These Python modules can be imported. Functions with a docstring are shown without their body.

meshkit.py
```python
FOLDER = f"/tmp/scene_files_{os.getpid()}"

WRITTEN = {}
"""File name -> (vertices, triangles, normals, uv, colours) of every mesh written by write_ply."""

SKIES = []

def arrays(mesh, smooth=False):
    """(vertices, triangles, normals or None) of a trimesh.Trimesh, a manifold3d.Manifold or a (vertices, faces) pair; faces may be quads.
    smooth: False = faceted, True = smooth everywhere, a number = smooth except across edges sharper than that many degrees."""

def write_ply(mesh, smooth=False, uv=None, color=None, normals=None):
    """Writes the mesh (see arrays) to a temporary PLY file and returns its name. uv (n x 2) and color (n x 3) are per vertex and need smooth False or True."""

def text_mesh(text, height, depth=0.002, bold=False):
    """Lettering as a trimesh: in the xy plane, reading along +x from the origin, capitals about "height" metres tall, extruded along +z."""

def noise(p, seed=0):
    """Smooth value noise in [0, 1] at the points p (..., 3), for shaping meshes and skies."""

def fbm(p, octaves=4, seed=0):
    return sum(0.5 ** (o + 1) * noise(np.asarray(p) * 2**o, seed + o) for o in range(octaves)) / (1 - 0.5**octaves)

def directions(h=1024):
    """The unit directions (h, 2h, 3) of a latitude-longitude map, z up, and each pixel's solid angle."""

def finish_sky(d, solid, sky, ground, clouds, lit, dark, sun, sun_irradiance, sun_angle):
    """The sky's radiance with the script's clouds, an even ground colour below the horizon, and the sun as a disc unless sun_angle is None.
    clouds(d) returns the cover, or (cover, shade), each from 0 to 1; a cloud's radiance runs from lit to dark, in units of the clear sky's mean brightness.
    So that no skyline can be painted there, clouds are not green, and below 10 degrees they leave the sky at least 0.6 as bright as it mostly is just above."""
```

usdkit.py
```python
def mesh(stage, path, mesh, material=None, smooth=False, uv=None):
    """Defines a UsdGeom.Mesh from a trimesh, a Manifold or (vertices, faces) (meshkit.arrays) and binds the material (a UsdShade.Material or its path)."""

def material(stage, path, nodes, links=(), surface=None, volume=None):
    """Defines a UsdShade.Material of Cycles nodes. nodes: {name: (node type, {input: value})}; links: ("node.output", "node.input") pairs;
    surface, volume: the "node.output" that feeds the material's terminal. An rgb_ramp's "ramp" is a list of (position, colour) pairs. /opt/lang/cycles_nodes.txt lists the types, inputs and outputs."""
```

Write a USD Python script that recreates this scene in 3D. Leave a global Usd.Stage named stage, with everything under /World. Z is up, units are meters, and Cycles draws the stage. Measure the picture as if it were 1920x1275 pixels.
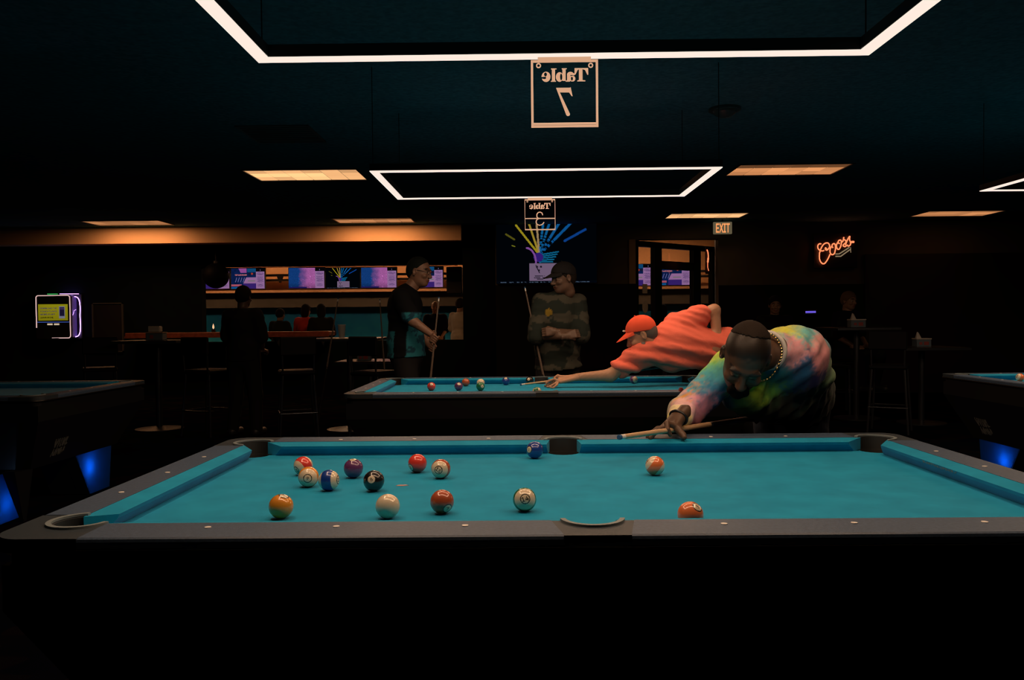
import math, random
import numpy as np
import trimesh, manifold3d, shapely
from shapely.geometry import Polygon, LineString, Point, box as sbox
from shapely.ops import unary_union
import meshkit, usdkit
from pxr import Usd, UsdGeom, UsdLux, UsdShade, Sdf, Gf, Vt

random.seed(7)
rng = np.random.default_rng(7)
stage = Usd.Stage.CreateInMemory()
UsdGeom.SetStageUpAxis(stage, UsdGeom.Tokens.z)
UsdGeom.SetStageMetersPerUnit(stage, 1.0)
UsdGeom.Xform.Define(stage, '/World')
UsdGeom.Scope.Define(stage, '/World/Looks')

# ------------------------------------------------------------------ camera (28 mm lens, standing at the long side of the near table)
RT = .80                                   # height of the tables' rail tops
UNIT = .2794                               # one diamond spacing of an eight-foot table
YAW, PITCH, ROLL, FPX = -.0098, -.0229, -.0094, 1517.26
EYE = np.array([-.5626 * UNIT, -8.5617 * UNIT, RT + 1.5775 * UNIT])
_f = np.array([math.sin(YAW) * math.cos(PITCH), math.cos(YAW) * math.cos(PITCH), math.sin(PITCH)])
_r = np.array([math.cos(YAW), -math.sin(YAW), 0.0])
_u = np.cross(_r, _f)
CR, CU, CF = _r * math.cos(ROLL) + _u * math.sin(ROLL), -_r * math.sin(ROLL) + _u * math.cos(ROLL), _f
cam = UsdGeom.Camera.Define(stage, '/World/camera')
m4 = np.eye(4); m4[0, :3], m4[1, :3], m4[2, :3], m4[3, :3] = CR, CU, -CF, EYE
cam.AddTransformOp().Set(Gf.Matrix4d(*m4.ravel().tolist()))
cam.CreateHorizontalApertureAttr(36.0); cam.CreateVerticalApertureAttr(36.0 * 1275 / 1920)
cam.CreateFocalLengthAttr(FPX * 36.0 / 1920)
cam.CreateClippingRangeAttr(Gf.Vec2f(.05, 100))
cam.CreateExposureAttr(0.0)

LAMP = (1.0, .62, .375)                     # colour of the table lights' light
LAMP_POWER = 33.0                          # radiance of the strips under the near lights
LAMP_CONE = 50.0                          # the strips sit in channels that keep their light off the far walls

def ray(px, py): return CF + CR * (px - 960) / FPX + CU * (637.5 - py) / FPX
def pt(px, py, d): return EYE + ray(px, py) * d
def atz(px, py, z): k = ray(px, py); return EYE + k * (z - EYE[2]) / k[2]
def aty(px, py, y): k = ray(px, py); return EYE + k * (y - EYE[1]) / k[1]

# ------------------------------------------------------------------ helpers
used = {}
def numbered(path):
    n = used.get(path, 0); used[path] = n + 1
    return path if n == 0 else f'{path}_{n:03d}'
def tag(p, label=None, cat=None, group=None, kind=None):
    p = p.GetPrim() if hasattr(p, 'GetPrim') else p
    for k, v in (('label', label), ('category', cat), ('group', group), ('kind', kind)):
        if v: p.SetCustomDataByKey(k, v)
    return p
def thing(name, label, cat, loc=(0, 0, 0), rz=0, group=None):
    x = UsdGeom.Xform.Define(stage, numbered('/World/' + name))
    x.AddTranslateOp().Set(Gf.Vec3d(*map(float, loc))); x.AddRotateZOp().Set(float(rz))
    return tag(x, label, cat, group)
def M(mesh):
    return mesh
def part(parent, name, mesh, mat, smooth=30, label=None, cd=None, kind=None):
    base = str(parent.GetPath()) if parent is not None else '/World'
    path = numbered(base + '/' + name)
    if cd is not None:
        v, f = (mesh.vertices, mesh.faces) if hasattr(mesh, 'vertices') else mesh
        g = usdkit.mesh(stage, path, (np.asarray(v), np.asarray(f)), mat, smooth=True if smooth else False)
        UsdGeom.PrimvarsAPI(g).CreatePrimvar('Cd', Sdf.ValueTypeNames.Color3fArray, 'vertex').Set(Vt.Vec3fArray.FromNumpy(np.asarray(cd, np.float32)))
    else:
        g = usdkit.mesh(stage, path, mesh, mat, smooth=smooth)
    return tag(g, label, kind=kind)
def solo(name, mesh, mat, label, cat, smooth=30, cd=None, group=None):
    return tag(part(None, name, mesh, mat, smooth, cd=cd), label, cat, group)
def struct(name, mesh, mat, smooth=30):
    return tag(part(None, name, mesh, mat, smooth), kind='structure')
def copy(root, loc, rz, label):
    was = root.GetCustomData()
    r = thing(root.GetName().rstrip('0123456789').rstrip('_'), label, was['category'], loc, rz, was.get('group'))
    r.GetReferences().AddInternalReference(root.GetPath()); r.SetInstanceable(True)
    return r

def join(*ms): return trimesh.util.concatenate([m for m in ms])
def bx(x0, x1, y0, y1, z0, z1, c=0):
    x0, x1, y0, y1, z0, z1 = min(x0, x1), max(x0, x1), min(y0, y1), max(y0, y1), min(z0, z1), max(z0, z1)
    if not c:
        b = trimesh.creation.box((x1 - x0, y1 - y0, z1 - z0)); b.apply_translation(((x0 + x1) / 2, (y0 + y1) / 2, (z0 + z1) / 2)); return b
    p = []
    for a, s in ((x0, 1), (x1, -1)):
        for b, t in ((y0, 1), (y1, -1)):
            for d, w in ((z0, 1), (z1, -1)):
                p += [(a + s * c, b + t * c, d), (a + s * c, b, d + w * c), (a, b + t * c, d + w * c)]
    return trimesh.convex.convex_hull(np.array(p))
def hull(p): return trimesh.convex.convex_hull(np.asarray(p, float))
def cyl(a, b, r, r2=None, n=16):
    a, b = np.asarray(a, float), np.asarray(b, float); r2 = r if r2 is None else r2
    return tube([a, b], [r, r2], n)
def tube(P, R, n=10, cap=True):
    """swept tube through the points P with radii R"""
    P = np.asarray(P, float); R = np.full(len(P), R) if np.ndim(R) == 0 else np.asarray(R, float)
    T = np.gradient(P, axis=0); T /= np.linalg.norm(T, axis=1, keepdims=True) + 1e-12
    up = np.array([0, 0, 1.0]) if abs(T[0][2]) < .9 else np.array([1.0, 0, 0])
    V = []
    u = np.cross(T[0], up); u /= np.linalg.norm(u)
    for k in range(len(P)):
        u = u - T[k] * (u @ T[k]); u /= np.linalg.norm(u); w = np.cross(T[k], u)
        th = np.arange(n) * 2 * np.pi / n
        V.append(P[k] + R[k] * (np.outer(np.cos(th), u) + np.outer(np.sin(th), w)))
    V = np.vstack(V); F = []
    for k in range(len(P) - 1):
        for j in range(n):
            a, b = k * n + j, k * n + (j + 1) % n
            F += [(a, b, b + n), (a, b + n, a + n)]
    if cap:
        c0, c1 = len(V), len(V) + 1; V = np.vstack([V, P[0], P[-1]]); o = (len(P) - 1) * n
        for j in range(n): F += [(c0, (j + 1) % n, j), (c1, o + j, o + (j + 1) % n)]
    return trimesh.Trimesh(V, F, process=False)
def lathe(prof, n=32):
    return trimesh.creation.revolve(np.asarray(prof, float), sections=n)
def ext(poly, z0, z1):
    poly = poly if hasattr(poly, 'geom_type') else Polygon(poly)
    out = []
    for g in getattr(poly, 'geoms', [poly]):
        if g.area > 1e-9:
            e = trimesh.creation.extrude_polygon(g, z1 - z0, engine='earcut'); e.apply_translation((0, 0, z0)); out.append(e)
    return trimesh.util.concatenate(out)
def stand(m, at=(0, 0, 0), flip=False):
    """a mesh drawn in xy (depth along z) put upright facing -y; flip mirrors it left to right"""
    v = m.vertices.copy(); x = -v[:, 0] if flip else v[:, 0]
    V = np.c_[x, -v[:, 2], v[:, 1]] + np.asarray(at)
    F = m.faces[:, ::-1] if flip else m.faces
    return trimesh.Trimesh(V, F, process=False)
def moved(m, M4):
    m = m.copy(); m.apply_transform(M4); return m
def shift(m, *d):
    m = m.copy(); m.apply_translation(d); return m

# ------------------------------------------------------------------ materials
L = '/World/Looks/'
def pbr(name, col, rough=.5, metal=0, bump=0, bscale=200, var=0, vscale=20, **kw):
    n = {'p': ('principled_bsdf', dict(base_color=col, roughness=rough, metallic=metal, **kw))}
    l = []
    if bump or var: n['g'] = ('texture_coordinate', {})
    if bump:
        n['nz'] = ('noise_texture', dict(scale=bscale, detail=2)); n['b'] = ('bump', dict(strength=bump, distance=.002))
        l += [('g.object', 'nz.vector'), ('nz.fac', 'b.height'), ('b.normal', 'p.normal')]
    if var:
        n['nv'] = ('noise_texture', dict(scale=vscale, detail=3))
        n['r'] = ('rgb_ramp', dict(ramp=[(.3, tuple(c * (1 - var) for c in col)), (.7, tuple(min(1, c * (1 + var)) for c in col))]))
        l += [('g.object', 'nv.vector'), ('nv.fac', 'r.fac'), ('r.color', 'p.base_color')]
    return usdkit.material(stage, L + name, n, l, surface='p.BSDF')
def glow(name, col, s=1.0):
    return usdkit.material(stage, L + name, {'e': ('emission', dict(color=col, strength=s))}, [], surface='e.emission')
def painted(name, rough=.5, **kw):
    return usdkit.material(stage, L + name, {'a': ('attribute', dict(attribute='Cd')), 'p': ('principled_bsdf', dict(roughness=rough, **kw))},
                           [('a.color', 'p.base_color')], surface='p.BSDF')
def screenmat(name, s=1.0):
    return usdkit.material(stage, L + name, {'a': ('attribute', dict(attribute='Cd')), 'e': ('emission', dict(strength=s))},
                           [('a.color', 'e.color')], surface='e.emission')
def pane(name, tint=(1, 1, 1), f0=.03):
    return usdkit.material(stage, L + name, {'t': ('transparent_bsdf', dict(color=tint)), 'g': ('glossy_bsdf', dict(roughness=.03, color=(1, 1, 1))), 'w': ('layer_weight', dict(blend=.5)),
        'p': ('math', dict(math_type='power', value2=4.0)), 'k': ('math', dict(math_type='multiply_add', value2=.5, value3=f0)), 'm': ('mix_closure', {})},
        [('w.facing', 'p.value1'), ('p.value', 'k.value1'), ('k.value', 'm.fac'), ('t.BSDF', 'm.closure1'), ('g.BSDF', 'm.closure2')], surface='m.closure')

CLOTH = usdkit.material(stage, L + 'teal_cloth', {
    'g': ('texture_coordinate', {}), 'n1': ('noise_texture', dict(scale=900, detail=2)), 'n2': ('noise_texture', dict(scale=9, detail=3)),
    'r': ('rgb_ramp', dict(ramp=[(.3, (.004, .26, .47)), (.7, (.007, .32, .56))])),
    'b': ('bump', dict(strength=.25, distance=.001)), 'p': ('principled_bsdf', dict(roughness=.85, sheen_weight=.10, sheen_roughness=.4, sheen_tint=(1, 1, 1), specular_ior_level=.12))},
    [('g.object', 'n1.vector'), ('g.object', 'n2.vector'), ('n2.fac', 'r.fac'), ('r.color', 'p.base_color'), ('n1.fac', 'b.height'), ('b.normal', 'p.normal')], surface='p.BSDF')
RAIL = pbr('grey_laminate', (.048, .086, .150), .5, bump=.15, bscale=600, var=.18, vscale=120)
CASTING = pbr('dark_pocket_casting', (.022, .036, .050), .5, bump=.1, bscale=500)
RING = pbr('grey_pocket_rim', (.20, .25, .27), .5)
LINER = pbr('pocket_liner', (.022, .026, .028), .55)
CABINET = pbr('black_cabinet', (.006, .007, .009), .5, specular_ior_level=.2)
TRIM = pbr('silver_trim', (.35, .34, .33), .3, 1.0)
SIGHT = pbr('pearl_sight', (.80, .78, .74), .35)
BLACK = pbr('black_plastic', (.012, .012, .013), .45)
DARKWALL = pbr('dark_paint', (.004, .0075, .011), .9, specular_ior_level=.05, var=.15, vscale=6)
HEADER = pbr('header_paint', (.85, .55, .33), .85)
BEIGE = pbr('beige_paint', (.14, .12, .10), .9, specular_ior_level=.05, var=.08, vscale=5)
TRIMPAINT = pbr('tan_trim', (.40, .27, .18), .7)
WAINS = pbr('dark_wainscot', (.012, .012, .013), .7, specular_ior_level=.1)
CEIL = pbr('dark_ceiling', (.10, .23, .29), .95, specular_ior_level=0.0, var=.2, vscale=30)
CARPET = usdkit.material(stage, L + 'dark_carpet', {'g': ('texture_coordinate', {}), 'v': ('voronoi_texture', dict(scale=7)), 'n': ('noise_texture', dict(scale=160)),
    'r': ('rgb_ramp', dict(ramp=[(0, (.002, .004, .008)), (.5, (.003, .004, .007)), (.9, (.008, .005, .007))])), 'b': ('bump', dict(strength=.5, distance=.004)), 'p': ('principled_bsdf', dict(roughness=.95, specular_ior_level=0.0))},
    [('g.object', 'v.vector'), ('g.object', 'n.vector'), ('v.color', 'r.fac'), ('r.color', 'p.base_color'), ('n.fac', 'b.height'), ('b.normal', 'p.normal')], surface='p.BSDF')
WOODRAIL = pbr('red_wood', (.15, .036, .016), .45, var=.3, vscale=14)
GLASS = pane('clear_glass')
ACRYL = pane('clear_acrylic', f0=0.0)
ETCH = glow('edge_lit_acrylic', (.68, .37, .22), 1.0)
LEDVIS = glow('led_diffuser', (1.0, .84, .73), 1.0)
LENSA = glow('troffer_lens_bright', (1.0, .52, .22), .85)
BALLM = painted('ball_resin', .35, coat_weight=1.0, coat_roughness=.03, coat_ior=1.6, specular_ior_level=.3)
SCREEN = screenmat('screen_picture', .48)
MAPLE = pbr('maple', (.62, .40, .22), .35, var=.08, vscale=40)
DARKMAPLE = pbr('dark_maple', (.13, .10, .08), .4, specular_ior_level=.3)  # darker shaft colour for the upright and leaning cues
BUTT = pbr('dark_cue_butt', (.02, .015, .014), .25)
WHITE = pbr('white_plastic', (.75, .75, .72), .4)
CHALK = pbr('chalk_red', (.30, .05, .05), .8)
CHALKB = pbr('blue_tip', (.02, .10, .25), .8)
STEEL = pbr('steel_tube', (.25, .26, .28), .3, .9)

# ------------------------------------------------------------------ the room
CEILZ, BACK, RECESS = 2.85, 11.15, 11.75
struct('floor', bx(-9.8, 9.8, -5.2, 11.1, -.1, 0), CARPET)
struct('ceiling', bx(-9.8, 9.8, -5.2, RECESS + .2, CEILZ, CEILZ + .1), CEIL)
struct('wall_left', bx(-9.95, -9.8, -5.2, RECESS + .2, 0, CEILZ), DARKWALL)
struct('wall_right', bx(9.8, 9.95, -5.2, RECESS + .2, 0, CEILZ), DARKWALL)
struct('wall_front', bx(-9.8, 9.8, -5.35, -5.2, 0, CEILZ), DARKWALL)
struct('floor', bx(-13, 9.8, 11.1, 19, -.1, 0), CARPET)
wx0, wx1 = aty(378, 560, RECESS)[0], aty(868, 560, 11.15)[0]
oz1, oz0 = aty(600, 498, RECESS)[2], .93
struct('wall_back', join(bx(-9.8, wx0, RECESS, RECESS + .2, 0, CEILZ), bx(wx0, wx1, RECESS, RECESS + .2, oz1, CEILZ), bx(wx0, wx1, RECESS, RECESS + .2, 0, oz0)), DARKWALL)
cx1 = aty(929, 500, BACK)[0]
struct('wall_column', bx(wx1, cx1, BACK, RECESS + .2, 0, CEILZ), DARKWALL)
dx0, dx1, dz1 = 1.78, 3.16, 2.585
struct('wall_back_right', join(bx(cx1, dx0, BACK, BACK + .18, 0, CEILZ), bx(dx1, 9.8, BACK, BACK + .18, 0, CEILZ), bx(dx0, dx1, BACK, BACK + .18, dz1, CEILZ)), BEIGE)
struct('header', bx(-9.8, wx1, 10.87, BACK - .001, 2.578, CEILZ), HEADER)
wz = aty(1100, 533, BACK)[2]
struct('wainscot', join(bx(cx1, dx0 - .11, BACK - .03, BACK - .001, 0, wz), bx(dx1, 5.58, BACK - .03, BACK - .001, 0, wz - .04)), WAINS)
struct('trim_1', bx(dx0 - .105, dx0, BACK - .03, BACK - .001, wz, dz1), TRIMPAINT)
struct('trim_2', bx(dx0 - .105, dx0 + .02, BACK - .035, BACK - .002, 0, wz), WAINS)
BLUEGREY = pbr('bluegrey_paint', (.055, .07, .13), .7)
struct('wall_alcove', hull([(dx1, BACK + .18, 0), (dx1 + .15, BACK + .18, 0), (3.48, 12.75, 0), (3.63, 12.75, 0), (dx1, BACK + .18, CEILZ), (dx1 + .15, BACK + .18, CEILZ), (3.48, 12.75, CEILZ), (3.63, 12.75, CEILZ)]), BLUEGREY)
struct('wall_dark_panel', bx(5.58, 9.8, BACK - .06, BACK - .001, 0, 2.3), pbr('brown_panel', (.02, .013, .010), .6))
# glazed storefront between the pool room and the lanes, standing at an angle
A, Bp = np.array([dx0 + .01, BACK + .2, 0]), np.array([3.42, 12.675, 0])
dv = (Bp - A) / np.linalg.norm(Bp - A); SL = np.linalg.norm(Bp - A)
def along(px):
    k = ray(px, 520); n = np.array([-dv[1], dv[0], 0]); t = ((A - EYE) @ n) / (k @ n); return (EYE + k * t - A) @ dv
sf = thing('door', 'glazed storefront door with dark metal frame between the pool room and the bowling lanes', 'door', A, math.degrees(math.atan2(dv[1], dv[0])))
FRAME = pbr('dark_bronze_frame', (.012, .012, .014), .35, .6)
s1, s2, s3, s4 = along(1224), along(1237), along(1297), along(1310)
for a, b in ((-.02, .05), (s1, s2), (s3, s4), (SL - .05, SL + .02)): part(sf, 'mullion', bx(a, b, -.05, .05, 0, dz1), FRAME)
part(sf, 'head_rail', bx(-.02, SL, -.05, .05, dz1 - .09, dz1), FRAME)
part(sf, 'transom', bx(s2, s3, -.045, .045, 2.13, 2.27), FRAME)
part(sf, 'bottom_rail', bx(.05, SL - .05, -.04, .04, 0, .12), FRAME)
for a, b, z0, z1 in ((.05, s1, .12, dz1 - .09), (s2, s3, .12, 2.13), (s2, s3, 2.27, dz1 - .09), (s4, SL - .05, .12, dz1 - .09)): part(sf, 'glass_pane', bx(a, b, -.004, .004, z0, z1), GLASS)
PAPER = pbr('paper', (.85, .78, .66), .8)
k = along(1209); part(sf, 'paper_notice', bx(along(1204), along(1213), -.008, -.005, 1.70, 1.86), PAPER)
o = [(k + .07 * math.cos(t), 1.47 + .105 * math.sin(t)) for t in np.linspace(0, 2 * np.pi, 40)]
part(sf, 'oval_sticker', stand(ext(o, 0, .003), (0, -.005, 0)), PAPER)

# ------------------------------------------------------------------ bowling hall beyond the opening
HALLWALL = pbr('hall_beige', (.30, .22, .15), .85, var=.06, vscale=4)
struct('wall_hall', bx(-13, 9.8, 17.7, 17.9, 1.5, 3.4), pbr('hall_orange_wall', (.55, .30, .15), .8))
struct('wall_hall_left', bx(-13.2, -13, RECESS + .2, 17.9, 0, 3.4), HALLWALL)
struct('wall_hall_right', bx(9.8, 10, RECESS + .2, 17.9, 0, 3.4), HALLWALL)
struct('ceiling_hall', bx(-13, 9.8, RECESS + .2, 17.9, 3.4, 3.5), CEIL)
struct('trim_hall', bx(-13, 9.8, 16.98, 17.7, 1.985, 2.045), pbr('wood_ledge', (.55, .30, .15), .5))
struct('wall_hall_fascia', bx(-13, 9.8, 17.2, 17.4, 1.63, 1.985), HALLWALL)
mk = solo('pin_deck_mask', bx(-12.9, 9.7, 17.42, 17.5, .3, 1.7), usdkit.material(stage, L + 'teal_mask', {'g': ('texture_coordinate', {}), 'n': ('noise_texture', dict(scale=1.6, detail=5)),
    'r': ('rgb_ramp', dict(ramp=[(.25, (.004, .16, .42)), (.5, (.006, .28, .50)), (.75, (.03, .42, .55))])), 'p': ('principled_bsdf', dict(roughness=.6))},
    [('g.object', 'n.vector'), ('n.fac', 'r.fac'), ('r.color', 'p.base_color')], surface='p.BSDF'), 'teal sea-blue masking panel across the ends of the bowling lanes', 'panel')
for i, (x0, x1, p) in enumerate(((-8.6, -5.0, 50), (-4.6, -1.0, 55), (.6, 4.2, 45))):
    t = thing('strip_lamp', ('left', 'middle', 'right')[i] + ' warm strip lamp over the bowling monitors', 'lamp', ((x0 + x1) / 2, 16.5, 3.2), group='strip lamps over the lanes')
    part(t, 'lamp_housing', join(bx(-1.8, 1.8, -.08, .08, .02, .14), cyl((-1.2, 0, .1), (-1.2, 0, .2), .01), cyl((1.2, 0, .1), (1.2, 0, .2), .01)), BLACK)
    part(t, 'lamp_tube', bx(-1.75, 1.75, -.05, .05, 0, .02), glow(f'warm_tube_{i}', (1, .50, .22), p / 1.6))

for i, x in enumerate((-7.5, -3.6, 2.6)):  # unseen panels added to brighten the fascia and the lane mask
    t = thing('added_hall_lamp', ('left', 'middle', 'right')[i] + ' added lamp panel on the ceiling of the bowling hall, out of view', 'lamp', (x, 14.9, 3.4), group='added lamp panels of the bowling hall')
    part(t, 'lamp_frame', bx(-.62, .62, -.32, .32, -.03, -.001), BLACK); part(t, 'lamp_lens', bx(-.58, .58, -.28, .28, -.036, -.03), glow(f'added_hall_lens_{i}', (1, .62, .36), 7.0))

# pictures are computed per vertex on a grid and given off by the screen
def grid_screen(parent, name, w, h, img, mat, at=(0, 0, 0), label=None):
    H, Wd = img.shape[:2]
    xs, zs = np.linspace(-w / 2, w / 2, Wd), np.linspace(h / 2, -h / 2, H)
    X, Z = np.meshgrid(xs, zs); V = np.stack([X + at[0], np.full_like(X, at[1]), Z + at[2]], -1).reshape(-1, 3)
    i = np.arange(H * Wd).reshape(H, Wd)
    a, b, c, d = i[:-1, :-1].ravel(), i[:-1, 1:].ravel(), i[1:, 1:].ravel(), i[1:, :-1].ravel()
    F = np.vstack([np.c_[a, d, c], np.c_[a, c, b]])
    return part(parent, name, (V, F), mat, smooth=False, label=label, cd=img.reshape(-1, 3))
def lin(*c): c = np.asarray(c, float) / 255; return np.where(c < .04045, c / 12.92, ((c + .055) / 1.055) ** 2.4)
def xy(W_, H_): return np.meshgrid((np.arange(W_) + .5) / W_, (np.arange(H_) + .5) / H_)
def fill(img, m, c): img[m] = np.asarray(c)
def nz(x, y, s, seed=0, asp=1.8): return meshkit.fbm(np.stack([x * s * asp, y * s, np.full_like(x, seed * 3.7)], -1), 4, seed)
def seg(x, y, x0, y0, x1, y1, w, asp=1.78):
    dx, dy = (x1 - x0) * asp, y1 - y0; t = np.clip((((x - x0) * asp) * dx + (y - y0) * dy) / (dx * dx + dy * dy), 0, 1)
    return np.hypot((x - x0) * asp - t * dx, y - y0 - t * dy) < w
def side_panel(img, x, y, asp=1.78):
    m = (x > .735); fill(img, m, lin(8, 8, 14)); m = (x > .735) & (y > .17) & (x < .985); fill(img, m, lin(190, 140, 200))
    for k, w in enumerate((.16, .2, .13, 0, .19, .16, .2, .14, .18, .09, 0, .15, .17, .12)):
        yy = .22 + k * .052
        if w: fill(img, (abs(x - .86) < w / 2) & (abs(y - yy) < .013) & (nz(x, y, 60, k) > .42), lin(110, 80, 140))
    fill(img, (abs(x - .86) < .01) & (abs(y - .1) < .03), lin(150, 130, 190))
    return img
def pic_glitter():
    x, y = xy(128, 72); n = nz(x, y, 5, 1); g = nz(x, y, 30, 2)
    t = np.clip((x - .28) / .25 + (n - .5) * 1.2, 0, 1)[..., None]
    img = lin(25, 75, 150) * (1 - t) + lin(205, 115, 195) * t
    img = img * (.65 + .8 * np.clip(g, 0, 1))[..., None] * (1 - .55 * np.clip((y - .72) / .3, 0, 1))[..., None]
    img[(nz(x, y, 14, 5) > .66) & (y > .35)] *= 1.9
    fill(img, (y > .93) & (x < .5), lin(40, 30, 110))
    return side_panel(img, x, y)
def pic_lanes():
    x, y = xy(128, 72); img = np.zeros((72, 128, 3)) + lin(16, 38, 92)
    img = img * (.5 + 1.1 * nz(x, y, 9, 3))[..., None]
    fill(img, (y < .22) & (x > .22 + y * .3) & (x < .46), lin(190, 100, 190)); fill(img, (y < .2) & (x > .48) & (x < .735), lin(24, 95, 150))
    fill(img, (abs(y - .27) < .05) & (x > .5) & (x < .735), lin(30, 35, 70)); fill(img, np.hypot((x - .62) * 1.78, y - .27) < .05, lin(230, 80, 60))
    fill(img, (abs(y - .33) < .035) & (x > .12) & (x < .47) & (nz(x, y, 40, 8) > .42), lin(225, 130, 140))
    for k in range(5):
        fill(img, seg(x, y, .13 + .075 * k, .66, .17 + .075 * k, .46, .02), lin(120, 120, 190))
    fill(img, (x > .45 - (y - .44) * .3) & (y > .44) & (y < .74) & (x < .735), lin(195, 140, 200)); fill(img, (abs(y - .62) < .02) & (abs(x - .6) < .11), lin(140, 150, 130))
    fill(img, (y > .74) & (x > .36), lin(72, 45, 140)); fill(img, (abs(y - .83) < .05) & (x < .31), lin(215, 105, 130)); fill(img, (y > .9) & (x < .3), lin(20, 110, 180))
    return side_panel(img, x, y)
def pic_rays(W_=160, H_=90, big=False):
    x, y = xy(W_, H_); img = np.zeros((H_, W_, 3)) + lin(3, 6, 12)
    cx, cy = .43, .52
    for (ex, ey, c, w, s) in ((.20, .02, (200, 180, 40), .018, 0), (.33, .0, (205, 175, 60), .018, 0), (.405, .0, (205, 170, 120), .018, 0), (.47, .0, (20, 120, 190), .02, 0), (.53, .0, (20, 120, 190), .02, 0), (.625, .0, (25, 115, 190), .022, 0), (.74, .0, (20, 110, 190), .022, 0), (.89, .10, (20, 85, 180), .02, .55), (.1, .17, (110, 105, 30), .016, .75), (.16, .36, (150, 150, 40), .01, .9)):
        m = seg(x, y, cx + (ex - cx) * s, cy + (ey - cy) * s, ex, ey, w)
        t = np.hypot((x - cx) * 1.78, y - cy)
        if c[2] > 150: m &= ((np.sin(t * 70 + 40 * ex) > -.3) | (t > .30)) & ((np.sin(t * 130 + 90 * ex) > -.8) | (t > .36))
        fill(img, m, lin(*c))
    for k in range(6): fill(img, seg(x, y, .43, .52 + .03 * k, .62 - .015 * k, .47 + .042 * k, .011), lin(20, 130, 180))
    fill(img, (np.hypot((x - .42) * 1.78, (y - .56) * 1.1) < .085) & (nz(x, y, 12, 4) > .4), lin(70, 40, 150))
    a = np.linspace(-.2, 2.6, 14)
    for k in range(13): fill(img, seg(x, y, .32 + .075 * math.sin(a[k]), .60 - .20 * math.cos(a[k] * .9) + .03 * k * .3, .32 + .075 * math.sin(a[k + 1]), .60 - .2 * math.cos(a[k + 1] * .9) + .03 * (k + 1) * .3, .016), lin(165, 100, 195))
    card = (x > .33) & (x < .685) & (y > .66) & (y < .955); fill(img, card, lin(150, 125, 158))
    for xx, yy in ((.405, .72), (.425, .78), (.445, .72)): fill(img, np.hypot((x - xx) * 1.78, y - yy) < .018, lin(40, 35, 50))
    fill(img, seg(x, y, .395, .70, .43, .82, .008), lin(40, 35, 50))
    for k, w in enumerate((.1, .12, .06)): fill(img, (abs(x - .435) < w / 2) & (abs(y - .875 - .027 * k) < .008) & (nz(x, y, 50, k + 9) > .38), lin(45, 38, 55))
    fill(img, (y > .955), lin(5, 10, 20))
    fill(img, (abs(y - .978) < .009) & (x > .04) & (x < .93) & (nz(x, y, 55, 21) > .47) & ((x < .1) | (x > .13)) & ((x < .17) | (x > .2)) & ((x < .55) | (x > .68)), lin(90, 110, 135))
    return img

def monitor(px0, px1, py0, py1, Y, pic, label, name='monitor', cat='monitor', group='bowling monitors over the lanes'):
    a, b = aty(px0, py0, Y), aty(px1, py1, Y); w, h = b[0] - a[0], a[2] - b[2]
    t = thing(name, label, cat, ((a[0] + b[0]) / 2, Y, (a[2] + b[2]) / 2), group=group)
    part(t, 'case', join(bx(-w / 2 - .012, w / 2 + .012, .004, .06, -h / 2 - .012, h / 2 + .012, .006)), BLACK)
    grid_screen(t, 'screen', w, h, pic, SCREEN)
    part(t, 'wall_bracket', bx(-.15, .15, .06, .20 if name == 'monitor' else .065, -.02 if name == 'monitor' else -.06, .06), BLACK)
    return t
gl, ln, rr = pic_glitter(), pic_lanes(), pic_rays()
monitor(347, 431, 504, 541, 17.1, ln, 'bowling monitor behind the round dark globe, far left of the row')
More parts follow.
